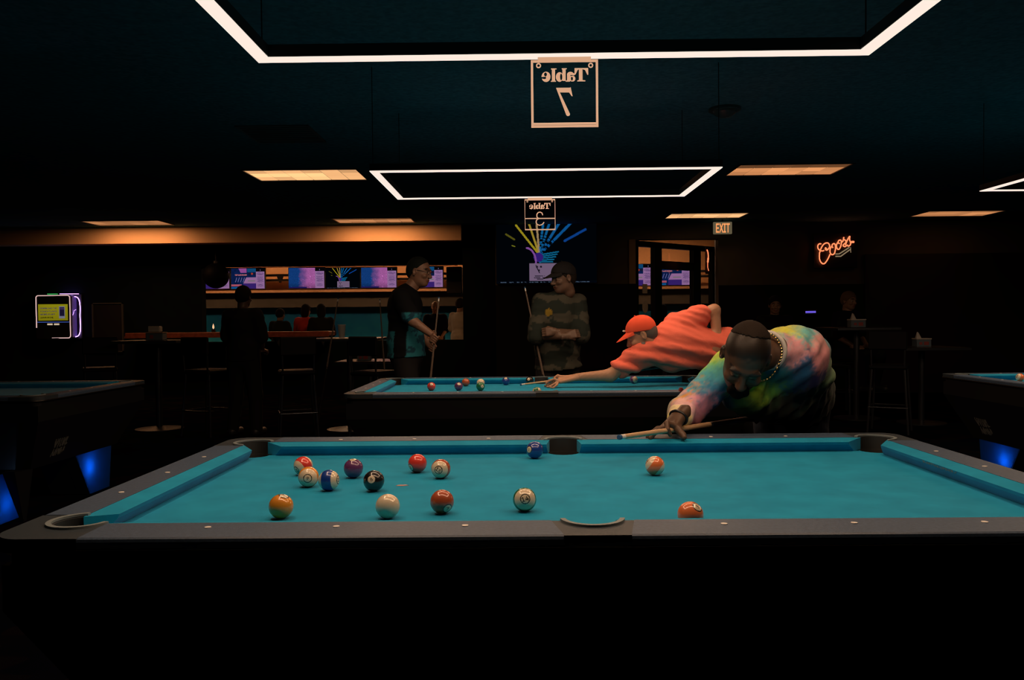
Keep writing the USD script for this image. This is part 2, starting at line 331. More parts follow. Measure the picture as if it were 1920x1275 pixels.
monitor(433, 497, 503.5, 541, 17.1, ln, 'blue and purple bowling monitor right of the round dark globe')
monitor(541, 609, 502.5, 540, 17.1, gl, 'pink and blue glittering bowling monitor left of the light-ray screen')
monitor(610.5, 675.5, 502.5, 540, 17.1, rr, 'black bowling monitor with light rays between the two pink ones')
monitor(677, 744, 502, 539, 17.1, gl, 'pink and blue glittering bowling monitor right of the light-ray screen')
monitor(768, 831, 500.5, 538, 17.1, ln, 'bowling monitor half hidden behind the head of the person in glasses')
monitor(1150, 1226, 496, 535, 17.1, ln, 'bowling monitor seen through the left pane of the storefront')
monitor(1229, 1296, 496, 534, 17.1, ln, 'bowling monitor seen through the middle pane of the storefront')
t = thing('monitor_rail', 'long black pipe rail behind the bowling monitors', 'rail', (0, 17.35, 0))
for z in (2.42, 2.30): part(t, 'pipe', cyl((-12, 0, z), (9, 0, z), .03), BLACK)
for x in (-9.5, -6.0, -2.75, .2, 5.0): part(t, 'strut', hull([(x - .1, -.02, 2.45), (x + .1, -.02, 2.45), (x - .1, .02, 2.45), (x + .1, .02, 2.45), (x - .02, -.02, 2.24), (x + .02, -.02, 2.24), (x - .02, .02, 2.24), (x + .02, .02, 2.24)]), BLACK)
solo('light_shelf', bx(-12, -1.65, 17.0, 17.25, 2.60, 2.64), pbr('wood_shelf', (.42, .19, .08), .5), 'thin orange wooden rail running above the bowling monitors', 'rail')
g0 = aty(405, 517, 11.3)
t = thing('hanging_globe', 'round dark globe hanging in front of the leftmost monitors', 'globe', g0)
part(t, 'globe', trimesh.creation.icosphere(4, .215), pbr('dark_globe', (.002, .002, .0025), .6, specular_ior_level=.05)); part(t, 'cord', cyl((0, 0, .2), (0, 0, CEILZ - g0[2]), .006), BLACK); part(t, 'collar', cyl((0, 0, .2), (0, 0, .25), .04), BLACK)
mb = aty(851, 525, 12.6)
solo('wall_speaker', bx(mb[0] - .13, mb[0] + .16, 12.5, 12.7, mb[2] - .26, mb[2] + .24, .015), BLACK, 'black loudspeaker box at the right end of the monitors', 'speaker')
# big television
a, b = aty(930, 421, BACK - .07), aty(1119, 530, BACK - .07)
monitor(930, 1119, 421, 530, BACK - .07, pic_rays(240, 136), 'large wall television with yellow and blue light rays on black', 'television', 'television', None)
# ------------------------------------------------------------------ neon sign (lettering bent from tube)
def neon(pts): return np.array([(1500 + x / 13.714, 420 + y / 13.714) for x, y in pts])
def spline(P, n=60):
    from scipy.interpolate import splprep, splev
    tck, _ = splprep(np.asarray(P).T, s=0, k=3); return np.array(splev(np.linspace(0, 1, n), tck)).T
NEON = glow('red_neon', (1.0, .21, .085), 1.6); NEONW = glow('pale_neon', (.42, .30, .17), .6)
ns = thing('neon_sign', 'red neon script sign on the dark wall with pale underline', 'sign', (0, 0, 0))
NY = BACK - .10
def neon_tube(nm, pts, mat, r=.011, n=60, straight=False):
    P = neon(pts); P = P if straight else spline(P, n)
    part(ns, nm, tube(np.array([aty(x, y, NY) for x, y in P]), r, 8), mat)
neon_tube('letter_tube', [(545, 515), (490, 515), (455, 580), (480, 650), (560, 690), (620, 680)], NEON)
neon_tube('letter_tube', [(700, 675), (645, 640), (650, 590), (690, 590)][:1] + [(660, 655), (650, 610), (668, 590)][:0] + [(650, 625), (670, 670), (730, 640), (760, 560), (720, 490), (640, 500), (560, 590), (505, 740), (500, 880), (545, 990), (600, 1025), (680, 960), (750, 830), (770, 780)], NEON, n=90)
neon_tube('letter_tube', [(850, 610), (825, 580), (840, 520), (880, 505), (910, 560), (905, 680), (860, 780), (815, 785), (775, 730), (785, 620), (810, 580)], NEON, n=80)
neon_tube('letter_tube', [(1020, 500), (985, 480), (1000, 425), (1045, 415), (1060, 480), (1040, 590), (985, 655), (945, 610), (945, 520), (975, 470)], NEON, n=80)
neon_tube('letter_tube', [(1075, 460), (1110, 420), (1125, 340), (1130, 400), (1170, 420), (1175, 480), (1130, 520), (1110, 555), (1150, 580), (1185, 540)], NEON, n=80)
neon_tube('letter_tube', [(1185, 540), (1215, 420), (1280, 320), (1275, 400), (1300, 470), (1290, 540), (1250, 565), (1210, 530)], NEON, n=80)
neon_tube('letter_tube', [(1325, 462), (1390, 462)], NEON, .018, straight=True)
neon_tube('underline_tube', [(915, 770), (1010, 768), (1270, 600)], NEONW, .010, straight=True)
neon_tube('underline_tube', [(915, 832), (1045, 832), (1290, 655)], NEONW, .010, straight=True)
neon_tube('underline_tube', [(1300, 600), (1308, 735)], NEONW, .006, straight=True)
a = aty(1525, 437, BACK - .03); b = aty(1606, 502, BACK - .03)
part(ns, 'backing_panel', bx(a[0], b[0], BACK - .06, BACK - .002, b[2], a[2], .006), BLACK)
rn = thing('neon_reflection', 'thin upright red glow standing in for the neon sign reflected in the storefront glass', 'sign', (0, 0, 0))
k = [aty(1325.5, 468, 11.9), aty(1328, 482, 11.9), aty(1327, 495, 11.9), aty(1329, 508, 11.9)]
part(rn, 'tube', tube(spline(k, 20), [.010] * 8 + [.014] * 4 + [.006] * 8, 8), NEON); part(rn, 'streak_backing', bx(k[0][0] - .02, k[0][0] + .05, 11.93, 11.95, k[3][2] - .05, k[0][2] + .05), BLACK)  # glowing streak modelled in place of the wall sign's reflection in the glass
# exit sign under the ceiling
a, b = aty(1338, 416, 10.7), aty(1373, 438.5, 10.7); w, h = b[0] - a[0], a[2] - b[2]
t = thing('exit_sign', 'lit EXIT sign hanging from the ceiling near the storefront', 'sign', ((a[0] + b[0]) / 2, 10.7, b[2]))
part(t, 'body', bx(-w / 2, w / 2, .004, .05, 0, h, .008), glow('exit_face', (.20, .16, .09), .55))
tx = meshkit.text_mesh('EXIT', h * .72, .006, bold=True); bb = tx.bounds; tx.apply_translation((-(bb[0][0] + bb[1][0]) / 2, h * .13, 0)); sx = w * .74 / (bb[1][0] - bb[0][0]); tx.apply_scale((sx, 1, 1))
part(t, 'lettering', stand(tx, (0, .004, 0)), glow('exit_letters', (1, .36, .12), 1.0), smooth=False); part(t, 'stem', cyl((0, .03, h - .01), (0, .03, CEILZ - b[2]), .015), BLACK)

# ------------------------------------------------------------------ ceiling fittings
def troffer(x0, x1, y0, y1, s, label, lit=True, split=0):
    t = thing('ceiling_light' if lit else 'ceiling_vent', label, 'ceiling light' if lit else 'vent', ((x0 + x1) / 2, (y0 + y1) / 2, CEILZ), group='warm ceiling light panels' if lit else None)
    w, d = x1 - x0, y1 - y0; f = .018
    part(t, 'frame', join(bx(-w / 2, w / 2, -d / 2, -d / 2 + f, -.012, -.001), bx(-w / 2, w / 2, d / 2 - f, d / 2, -.012, -.001), bx(-w / 2, -w / 2 + f, -d / 2, d / 2, -.012, -.001), bx(w / 2 - f, w / 2, -d / 2, d / 2, -.012, -.001)), pbr(f'grid_metal_{numbered("grid")[-3:]}', (.10, .10, .11), .5))
    if lit:
        n, m = 6, 3; cw, cd_ = (w - 2 * f) / n, (d - 2 * f) / m; g = .005
        for i in range(n):
            for j in range(m):
                lamp = .60 + .40 * rng.random() * (1 if j else .4)
                z = s * (.92 + .16 * rng.random())
                part(t, 'lens', bx(-w / 2 + f + i * cw + g, -w / 2 + f + (i + 1) * cw - g, -d / 2 + f + j * cd_ + g, -d / 2 + f + (j + 1) * cd_ - g, -.006, -.001), lensmat(s, j, split, rng.integers(0, 3)))
    else:
        part(t, 'panel', bx(-w / 2 + f, w / 2 - f, -d / 2 + f, d / 2 - f, -.006, -.001), pbr('vent_panel', (.09, .11, .12), .6))
        for k in range(7): part(t, 'slat', bx(-w / 2 + f, w / 2 - f, -d / 2 + .06 + k * .07, -d / 2 + .09 + k * .07, -.011, -.006), pbr(f'vent_slat_{k}', (.085, .10, .11), .6))
    return t
_lm = {}
def downlight(t, w, d, power):
    l = UsdLux.RectLight.Define(stage, str(t.GetPath()) + '/lamp'); l.CreateWidthAttr(w); l.CreateHeightAttr(d); l.CreateIntensityAttr(power); l.CreateColorAttr(Gf.Vec3f(1, .45, .18)); l.AddTranslateOp().Set(Gf.Vec3d(0, 0, -.014)); UsdLux.ShapingAPI.Apply(l.GetPrim()).CreateShapingConeAngleAttr(59.0)
def lensmat(s, j, split, v=0):
    dim = s * (.30 if (split and j == 0) else 1.0) * (.80, 1.12, 1.0)[j] * (.86, 1.0, 1.22)[v]
    k = round(dim, 3)
    if k not in _lm:
        warm = (1.0, .52, .22) if s > .6 else (1.0, .40, .15)
        _lm[k] = glow('troffer_lens_%d' % int(1000 * k), warm, k)
    return _lm[k]
troffer(-3.055, -1.835, 6.05, 6.70, .95, 'brightest warm ceiling light panel, left of the far table light')
troffer(2.135, 3.33, 6.05, 6.70, .60, 'dull warm ceiling light panel right of the far table light', split=1)
downlight(troffer(-3.04, -1.81, 10.0, 10.6, .42, 'amber ceiling light panel above the row of bowling monitors', split=1), 1.18, .55, 9.0)
troffer(2.13, 3.33, 9.85, 10.45, .80, 'warm ceiling light panel beside the EXIT sign')
downlight(troffer(-6.91, -5.68, 10.0, 10.6, .38, 'amber ceiling light panel at the far left'), 1.18, .55, 9.0)
troffer(6.02, 7.2, 9.9, 10.55, .50, 'orange ceiling light panel at the far right', split=0)
troffer(-2.455, -1.855, 4.18, 4.79, 0, 'unlit square ceiling vent left of the near table light', lit=False)
t = thing('smoke_detector', 'small pale dome on the dark ceiling right of the hanging table sign', 'smoke detector', (1.42, 3.83, CEILZ))
part(t, 'base', cyl((0, 0, -.02), (0, 0, -.001), .12, n=32), pbr('detector_base', (.09, .11, .11), .5)); part(t, 'dome', lathe([(0, -.075), (.05, -.065), (.085, -.035), (.09, -.02), (0, -.02)]), pbr('detector_dome', (.10, .13, .13), .3))
# ------------------------------------------------------------------ frame lights over the tables
def frame_light(label, cx, cy, hx=1.107, hy=.589):
    t = thing('table_light', label, 'hanging light', (cx, cy, 2.19), group='frame lights over the pool tables')
    w = .052
    for nm, x0, x1, y0, y1 in (('x', -hx, hx, hy - w, hy), ('x', -hx, hx, -hy, -hy + w), ('y', -hx, -hx + w, -hy + w, hy - w), ('y', hx - w, hx, -hy + w, hy - w)):
        part(t, 'bar', bx(x0, x1, y0, y1, .006, .05, .002), BLACK)
        part(t, 'diffuser', bx(x0 + .001, x1 - .001, y0 + .001, y1 - .001, 0, .0055), LEDVIS)
        l = UsdLux.RectLight.Define(stage, numbered(str(t.GetPath()) + '/lamp'))
        l.CreateWidthAttr(x1 - x0); l.CreateHeightAttr(y1 - y0); l.CreateIntensityAttr(LAMP_POWER); l.CreateColorAttr(Gf.Vec3f(*LAMP))
        sa = UsdLux.ShapingAPI.Apply(l.GetPrim()); sa.CreateShapingConeAngleAttr(LAMP_CONE)
        l.AddTranslateOp().Set(Gf.Vec3d((x0 + x1) / 2, (y0 + y1) / 2, -.002))
    for x in (-hx + .02, hx - .02):
        for y in (-hy + .02, hy - .02):
            part(t, 'cable', cyl((x, y, .05), (x, y, CEILZ - 2.192), .0025, n=6), BLACK)
    return t
frame_light('large glowing rectangular frame light over the nearest pool table', .007, -.02)
frame_light('glowing rectangular frame light over the second pool table, fully in view', .014, 3.29)
frame_light('glowing frame light over the right-hand pool table, cut by the picture edge', 4.436, 3.20)

# ------------------------------------------------------------------ acrylic table signs hanging from the frames (seen from behind)
def ell(cx, cy, rx, ry, n=40):
    return Polygon([(cx + rx * math.cos(t), cy + ry * math.sin(t)) for t in np.linspace(0, 2 * np.pi, n, endpoint=False)])
def word_table():
    T = Polygon([(1000, 285), (1215, 285), (1215, 390), (1198, 390), (1165, 318), (1125, 302), (1125, 470), (1168, 478), (1168, 493), (1040, 493), (1040, 478), (1068, 470), (1068, 302), (1048, 318), (1015, 385), (1000, 385)])
    a = ell(965, 448, 48, 46).difference(ell(958, 448, 15, 30)).union(sbox(882, 385, 936, 480)).union(ell(935, 385, 55, 44).difference(sbox(860, 392, 1010, 440))).union(Polygon([(880, 470), (936, 470), (928, 494), (860, 494), (858, 482)])).union(ell(985, 380, 20, 18))
    b = ell(765, 420, 58, 75).difference(ell(790, 420, 17, 52)).union(sbox(810, 285, 862, 482)).union(sbox(800, 285, 878, 302))
    l = sbox(645, 285, 696, 490).union(sbox(632, 285, 718, 302)).union(sbox(628, 477, 708, 493))
    e = ell(553, 415, 70, 80).difference(ell(545, 378, 22, 30)).difference(Polygon([(478, 418), (552, 412), (552, 444), (530, 450), (478, 440)]))
    return unary_union([T, a.buffer(0), b.buffer(0), l, e.buffer(0)])
SEVEN = Polygon([(708, 588), (930, 588), (937, 577), (967, 722), (952, 720), (912, 662), (768, 660), (926, 1000), (915, 1024), (888, 1030), (866, 1016)])
THREE = unary_union([LineString(p).buffer(7) for p in ([(410, 355), (402, 332), (378, 319), (352, 324), (334, 348), (335, 382), (352, 399), (368, 402)], [(368, 402), (340, 412), (325, 435), (325, 462), (342, 484), (370, 492), (400, 484), (420, 465), (425, 455)])])
def hang_sign(label, c, k, cen, half, word, num, ringat, bars, hole_r, edge):
    """a clear sheet with edge-lit engraving; drawn from behind in units of k metres"""
    t = thing('table_sign', label, 'sign', c, group='hanging table signs')
    w = half * k
    def put(nm, poly, z0, z1, mat):
        m = ext(shapely.affinity.affine_transform(poly, [k, 0, 0, -k, -cen[0] * k, cen[1] * k]), z0, z1)
        part(t, nm, stand(m, (0, 0, 0)), mat, smooth=False)
    sheet = sbox(cen[0] - half, cen[1] - half, cen[0] + half, cen[1] + half)
    holes = unary_union([Point(p).buffer(hole_r * .5) for p in ringat])
    put('sheet', sheet.difference(holes), -.003, .003, ACRYL)
    put('lit_edge', sheet.buffer(edge * .25, join_style=2).difference(sheet.buffer(-edge, join_style=2)), .0032, .0042, ETCH)
    for b in bars: put('bright_bar', b, .0032, .0042, ETCH)
    put('word', word, .0032, .0040, ETCH); put('number', num, .0032, .0040, ETCH)
    for p in ringat:
        put('screw_ring', Point(p).buffer(hole_r).difference(Point(p).buffer(hole_r * .5)), .0032, .0045, ETCH)
    part(t, 'hanger', bx(-w * .8, w * .8, -.004, .004, w, w + .012), ETCH)
import shapely.affinity
c = aty(1058.5, 170.5, .545)
hang_sign('clear acrylic sign reading Table 7 in reverse, hanging from the nearest frame light', (c[0], .545, 2.19 - .012 - .1194), .1176 / 512, (842, 680), 519, word_table(), SEVEN, [(437, 240), (1253, 245)], [sbox(323, 1130, 1361, 1165), sbox(323, 165, 1361, 195)], 40, 30)
c = aty(1012.5, 400, 3.855)
w2 = shapely.affinity.affine_transform(word_table(), [283 / 735, 0, 0, 85 / 218, 232 - 480 * 283 / 735, 197 - 280 * 85 / 218])
hang_sign('small distant acrylic sign with a reversed 3, hanging from the second frame light', (c[0], 3.855, 2.19 - .012 - 200 * .1412 / 242), .1412 / 242, (376, 350), 200, w2, THREE, [(210, 180), (537, 180)], [sbox(176, 396, 576, 410), sbox(176, 540, 576, 557), sbox(176, 150, 576, 166)], 12, 6)  # middle bar draws in the near frame light's reflection on the sheet

# ------------------------------------------------------------------ pool tables
NA, NB = 4 * UNIT, 2 * UNIT; BED = RT - .046
JA, JB, OA, OB = NA + .051, NB + .051, NA + .1555, NB + .176
BLUEPANEL = usdkit.material(stage, L + 'blue_light_panel', {'d': ('diffuse_bsdf', dict(color=(.02, .14, .55))), 't': ('translucent_bsdf', dict(color=(.05, .33, .75))), 'm': ('mix_closure', dict(fac=.75))},
                            [('d.BSDF', 'm.closure1'), ('t.BSDF', 'm.closure2')], surface='m.closure')
BLUELED = glow('blue_led', (.30, .52, .90), 95)
PRINT = pbr('faded_print', (.17, .24, .25), .7)
def scribble(w, h, n, seed):
    r = np.random.default_rng(seed); out = []
    for i in range(n):
        x = i * w / n; ww = w / n * .8
        P = [(x + ww * t + .15 * ww * r.normal(), h * (.5 + .5 * math.sin(5 * t + r.random() * 6)) * (1 if r.random() > .35 else .55)) for t in np.linspace(0, 1, 7)]
        out.append(LineString(P).buffer(h * .07))
    return unary_union(out)
def pool_table(label, cx, cy, lit):
    t = thing('pool_table', label, 'pool table', (cx, cy, 0), group='pool tables')
    corners = [(sx * (NA + .03), sy * (NB + .03)) for sx in (-1, 1) for sy in (-1, 1)]; sides = [(0, -NB - .04), (0, NB + .04)]
    holes = unary_union([Point(p).buffer(.058, 24) for p in corners + sides])
    part(t, 'bed', ext(sbox(-NA - .03, -NB - .03, NA + .03, NB + .03).difference(holes), BED - .03, BED), CLOTH, smooth=False)
    prof = [(.051, RT - .001), (0, RT - .010), (.003, RT - .020), (.022, BED + .0005), (.051, BED + .0005)]
    def cushion(axis, sgn, e0, e1, t0, t1):
        P = []
        for d, z in prof:
            for e, tt, s in ((e0, t0, -1), (e1, t1, 1)):
                x = e + s * tt * d / .051
                q = (x, sgn * (NB + d)) if axis == 'x' else (sgn * (NA + d), x)
                P.append((*q, z))
        part(t, 'cushion', hull(P), CLOTH, smooth=False)
    for s in (-1, 1):
        cushion('x', s, -NA + .081, -.0635, .065, .0127); cushion('x', s, .0635, NA - .081, .0127, .065); cushion('y', s, -NB + .081, NB - .081, .065, .065)
    outer = sbox(-OA, -OB, OA, OB).buffer(-.07).buffer(.07)
    inner = sbox(-JA, -JB, JA, JB)
    def rail(P2, out):        # P2: corners (x,y) top outline; lower outline widened outward
        P = []
        for (x, y) in P2:
            o = abs(x) > OA - 1e-6 or abs(y) > OB - 1e-6
            ix, iy = (np.sign(x) if abs(x) > OA - 1e-6 else 0), (np.sign(y) if abs(y) > OB - 1e-6 else 0)
            P += [(x - .006 * ix, y - .006 * iy, RT), (x - .0015 * ix, y - .0015 * iy, RT - .003), (x, y, RT - .009), (x - .003 * ix, y - .003 * iy, RT - .024)]
        part(t, 'rail', hull(P), RAIL, smooth=False)
    for s in (-1, 1):
        rail([(-1.08, s * JB), (-.092, s * JB), (-.070, s * OB), (-1.08, s * OB)], 0); rail([(1.08, s * JB), (.092, s * JB), (.070, s * OB), (1.08, s * OB)], 0)
        rail([(s * JA, -.525), (s * JA, .525), (s * OA, .525), (s * OA, -.525)], 0)
    for (px_, py_) in corners:
        sx, sy = np.sign(px_), np.sign(py_)
        reg = sbox(*sorted((sx * 1.0805, sx * 2))[:1], *sorted((sy * .5255, sy * 2))[:1], *sorted((sx * 1.0805, sx * 2))[1:], *sorted((sy * .5255, sy * 2))[1:])
        part(t, 'corner_casting', ext(outer.intersection(reg).difference(inner).difference(Point(px_, py_).buffer(.0605, 24)), RT - .024, RT - .001), CASTING, smooth=False)
    for (px_, py_) in sides:
        s = np.sign(py_)
        part(t, 'side_casting', ext(Polygon([(-.0915, s * JB), (.0915, s * JB), (.0695, s * (OB - .001)), (-.0695, s * (OB - .001))]).difference(Point(px_, py_).buffer(.0605, 24)), RT - .024, RT - .001), CASTING, smooth=False)
    for (px_, py_) in corners + sides:
        c = Point(px_, py_)
        part(t, 'pocket_rim', ext(c.buffer(.072, 24).difference(c.buffer(.0608, 24)).difference(sbox(-JA + .004, -JB + .004, JA - .004, JB - .004)), RT - .02, RT + .004), RING)
        lower = c.buffer(.0606, 24).difference(c.buffer(.056, 24))
        part(t, 'pocket_liner', join(ext(lower.difference(sbox(-JA, -JB, JA, JB)), BED - .03, RT - .003), ext(c.buffer(.0579, 24).difference(c.buffer(.053, 24)), BED - .12, BED - .004), ext(c.buffer(.0575, 24), BED - .13, BED - .12)), LINER)
    sd = [(k * UNIT, s * (NB + .0935)) for k in (-3, -2, -1, 1, 2, 3) for s in (-1, 1)] + [(s * (NA + .0935), k * UNIT) for k in (-1, 0, 1) for s in (-1, 1)]
    for x, y in sd: part(t, 'sight', shift(trimesh.creation.cylinder(.0072, .0015, sections=20), x, y, RT + .0006), SIGHT)
    part(t, 'trim', ext(outer.buffer(.0025).difference(outer.buffer(-.012)), RT - .030, RT - .0245), TRIM, smooth=False)
    b0, b1 = (OA - .022, OB - .022), (1.10, .555)
    part(t, 'cabinet', hull([(sx * x, sy * y, z) for (x, y), z in ((b0, RT - .062), (b0, RT - .16), (b1, .315)) for sx in (-1, 1) for sy in (-1, 1)]), CABINET, smooth=False)
    part(t, 'apron', ext(outer.buffer(-.022).difference(sbox(-JA - .02, -JB - .02, JA + .02, JB + .02)).difference(unary_union([Point(p).buffer(.068) for p in corners + sides])), RT - .062, RT - .0305), CABINET, smooth=False)
    for sx in (-1, 1):
        def shell(P, x0, x1): return hull([(sx * xx, y, z) for y, z in P for xx in (x0, x1)])
        if lit: leg = part(t, 'leg', shell([(.0, .315), (.49, .315), (.45, 0), (.18, 0)], .80, 1.0), CABINET, smooth=False)
        if lit:
            part(leg, 'light_panel', shell([(.0, .312), (.49, .312), (.45, .002), (.18, .002)], 1.085, 1.093), BLUEPANEL, smooth=False)
            for y0, y1, z0, z1 in ((.0, .18, .312, .002), (.49, .45, .312, .002)):
                part(leg, 'side_plate', hull([(sx * xx, yy + o, z) for xx in (1.0, 1.085) for yy, z in ((y0, z0), (y1, z1)) for o in (-.004, .004)]), CABINET, smooth=False)
            part(leg, 'led', trimesh.creation.icosphere(2, .012).apply_translation((sx * 1.03, .17, .20)), BLUELED)
            leg2 = part(t, 'leg', hull([(sx * 1.02, -.53, .315), (sx * 1.10, -.53, .315), (sx * 1.10, -.72, .33), (sx * 1.02, -.72, .33), (sx * 1.08, -.61, 0), (sx * 1.10, -.61, 0), (sx * 1.10, -.64, 0), (sx * 1.08, -.64, 0)]), CABINET, smooth=False)
            part(leg2, 'light_panel', hull([(sx * 1.0, -.47, .312), (sx * 1.008, -.47, .312), (sx * 1.0, -.80, .312), (sx * 1.008, -.80, .312), (sx * 1.0, -.48, .002), (sx * 1.008, -.48, .002), (sx * 1.0, -.80, .002), (sx * 1.008, -.80, .002)]), BLUEPANEL, smooth=False)
            part(leg2, 'led', trimesh.creation.icosphere(2, .010).apply_translation((sx * .93, -.66, .12)), BLUELED)
        else:
            for sy in (-1, 1): part(t, 'leg', shell([(sy * .02, .315), (sy * .49, .315), (sy * .45, 0), (sy * .18, 0)], .86, 1.09), CABINET, smooth=False)
        e = ext(shapely.affinity.scale(scribble(.16, .055, 7, 3).union(shapely.affinity.translate(scribble(.14, .05, 6, 5), .02, -.06)), 1, 1), 0, .003)
        v = e.vertices.copy(); y = sx * -.40 + sx * v[:, 0]; z = .43 + v[:, 1]
        xx = sx * (1.10 + (z - .315) / (RT - .16 - .315) * (b0[0] - 1.10) + .0005 + v[:, 2])
        part(t, 'emblem', trimesh.Trimesh(np.c_[xx, y, z], e.faces if sx > 0 else e.faces[:, ::-1], process=False), pbr(f'emblem_grey_{numbered("em")[-3:]}', (.10, .11, .11), .4), smooth=False)
    e = ext(scribble(.20, .016, 12, 9), 0, .0006); v = e.vertices
    part(t, 'cushion_print', trimesh.Trimesh(np.c_[NA + .0003 + .0002 - v[:, 2] + (RT - .012 - (RT - .018 + v[:, 1] * .5)) * .3, .18 - v[:, 0], RT - .0195 + v[:, 1] * .5], e.faces, process=False), PRINT, smooth=False)
    return t
T1 = pool_table('teal-clothed pool table nearest the camera, covered in balls', 0, 0, False)
copy(T1, (.008, 3.335, 0), 0, 'second teal pool table, under the fully visible frame light')
T3 = pool_table('unlit dark pool table at the left edge, with blue glowing leg', -4.42, 3.33, True)
copy(T3, (4.43, 3.30, 0), 0, 'pool table at the right edge, with blue glowing leg and one ball')

# ------------------------------------------------------------------ balls
def digits(s):
    m = meshkit.text_mesh(s, 1.0, .01, bold=True)
    f = m.faces[m.face_normals[:, 2] > .9]; v = m.vertices[:, :2]
    p = unary_union([Polygon(v[t]).buffer(.004) for t in f]); b = p.bounds
    return shapely.affinity.translate(p, -(b[0] + b[2]) / 2, -(b[1] + b[3]) / 2)
BR = .0302
SOLID = {1: (.80, .30, .03), 2: (.01, .05, .30), 3: (.75, .05, .035), 4: (.13, .035, .14), 5: (.85, .20, .06), 6: (.01, .16, .06), 7: (.45, .085, .03), 8: (.008, .008, .009)}
IVORY = (.80, .66, .47)
def ball(no, x, y, axis, label, z=BED, sub=5, spin=0.0, group=None):
    """axis: where the number points, in (right, up, toward the camera)"""
    s = trimesh.creation.icosphere(sub, 1.0); n = s.vertices
    col = np.tile(np.array(IVORY if (no == 0 or no > 8) else SOLID[no]), (len(n), 1))
    c = np.array([x, y, z + BR]); tow = EYE - c; tow /= np.linalg.norm(tow); rt = np.cross([0, 0, 1.0], tow); rt = rt / np.linalg.norm(rt); rt = -rt if rt @ CR < 0 else rt; up = np.cross(tow, rt)
    ax = axis[0] * rt + axis[1] * up + axis[2] * tow; ax /= np.linalg.norm(ax)
    h = n @ ax
    if no > 8: col[abs(h) < .48] = SOLID[no - 8]
    if no:
        u = up - ax * (up @ ax)
        if np.linalg.norm(u) < .1: u = rt - ax * (rt @ ax)
        u /= np.linalg.norm(u); v = np.cross(u, ax); a = math.radians(spin); u, v = u * math.cos(a) + v * math.sin(a), v * math.cos(a) - u * math.sin(a)
        if sub > 3: dg = digits(str(no)); shapely.prepare(dg)
        for sg in (1, -1):
            r = np.arccos(np.clip(h * sg, -1, 1)); col[r < .44] = (.012, .014, .014); col[r < .36] = IVORY
            q = np.c_[n @ v * sg, n @ u] / (.30 if no < 10 else .36); k = (r < .34) & (h * sg > 0)
            if sub > 3:
                i = np.nonzero(k)[0]; i = i[shapely.contains_xy(dg, q[i, 0], q[i, 1])]; col[i] = (.012, .014, .014)
    m = trimesh.Trimesh(n * BR, s.faces, process=False)
    g = part(None, 'pool_ball', m, BALLM, smooth=True, cd=col)
    UsdGeom.Xformable(g).AddTranslateOp().Set(Gf.Vec3d(*map(float, c)))
    return tag(g, label, 'pool ball', group or ('balls on the nearest pool table' if y < 1 else 'balls on the second pool table' if abs(x) < 2 else None))
ball(11, -.856, .187, (-.75, -.45, .48), 'red striped ball behind the yellow striped one, far left')
ball(9, -.790, .000, (-.1, -.16, .98), 'ivory ball with yellow stripe and number circle, between red and blue stripes', spin=20)
ball(10, -.716, -.055, (.93, 0, .35), 'white ball with a broad upright blue stripe beside the yellow striped one')
ball(4, -.684, .136, (.05, -.95, -.30), 'plain purple ball between the blue stripe and the black ball')
ball(8, -.583, -.068, (-.24, .14, .96), 'black eight ball on the near table', spin=-30)
ball(3, -.493, .218, (-.75, -.45, .48), 'bright red solid ball beyond the black ball')
ball(15, -.407, .116, (-.27, -.13, .95), 'ivory ball with rust stripe on its right edge, next to the red solid', spin=40)
ball(7, -.359, -.345, (.46, -.61, .64), 'brown-orange solid ball with low number circle near the front rail')
ball(14, -.149, -.328, (.05, .05, 1), 'green striped ball with centred number circle near the front side pocket', spin=-15)
ball(13, .263, .142, (-.8, .58, .12), 'ball with a slanting orange stripe alone on the right half')
ball(5, .239, -.500, (.55, .62, .56), 'orange solid ball half hidden by the front rail', spin=-30)
ball(2, -.108, .470, (-.70, .05, .7), 'blue solid ball against the far cushion by the side pocket')
ball(1, -.758, -.385, (-.2, -.7, -.3), 'orange-yellow ball nearest the front left corner')
ball(0, -.490, -.392, (0, 0, 1), 'plain white cue ball near the front rail on the near table')
for no, x, y, ax, lb in ((3, -.79, 3.35, (0, .5, .8), 'red ball furthest left on the second table'), (4, -.595, 3.335, (.1, .6, .8), 'purple ball on the second table in front of the orange one'), (7, -.57, 3.72, (0, -1, 0), 'orange-red ball behind the purple one on the second table'),
                         (0, -.454, 3.66, (0, 0, 1), 'white cue ball on the second table'), (6, -.438, 3.30, (.4, 0, .8), 'green ball in front of the cue ball on the second table'), (2, -.268, 3.80, (0, .8, .6), 'blue ball at the far cushion of the second table'),
                         (8, -.085, 3.855, (-.3, .3, .9), 'black ball at the far side pocket of the second table'), (12, .715, 3.83, (.75, 0, .65), 'purple striped ball below the arm of the player in red'),
                         (14, -.05, 2.85, (1, .1, .2), 'green striped ball at the front side pocket of the second table')):
    ball(no, x, y, ax, lb, sub=4)
ball(13, 3.60, 3.72, (-.8, .3, .5), 'lone pale striped ball on the right-hand table', sub=4)
ball(3, -4.05, 3.0, (0, .3, .9), 'dim red ball on the unlit left-hand table', sub=4)
def chalk(x, y, z, label):
    t = thing('chalk', label, 'chalk cube', (x, y, z), 20)
    part(t, 'wrapper', bx(-.011, .011, -.011, .011, 0, .018, .001), CHALK); part(t, 'chalk_face', lathe([(0, .0235), (.006, .022), (.0105, .0235), (.0105, .018), (0, .018)], 20), CHALK)
k = atz(1277, 734, RT); chalk(k[0], k[1], RT, 'small reddish chalk cube on the near rail of the second table')
st = thing('paper_scrap', 'small pink scrap lying on the cloth right of the eight ball', 'scrap', (-.515, .01, BED))
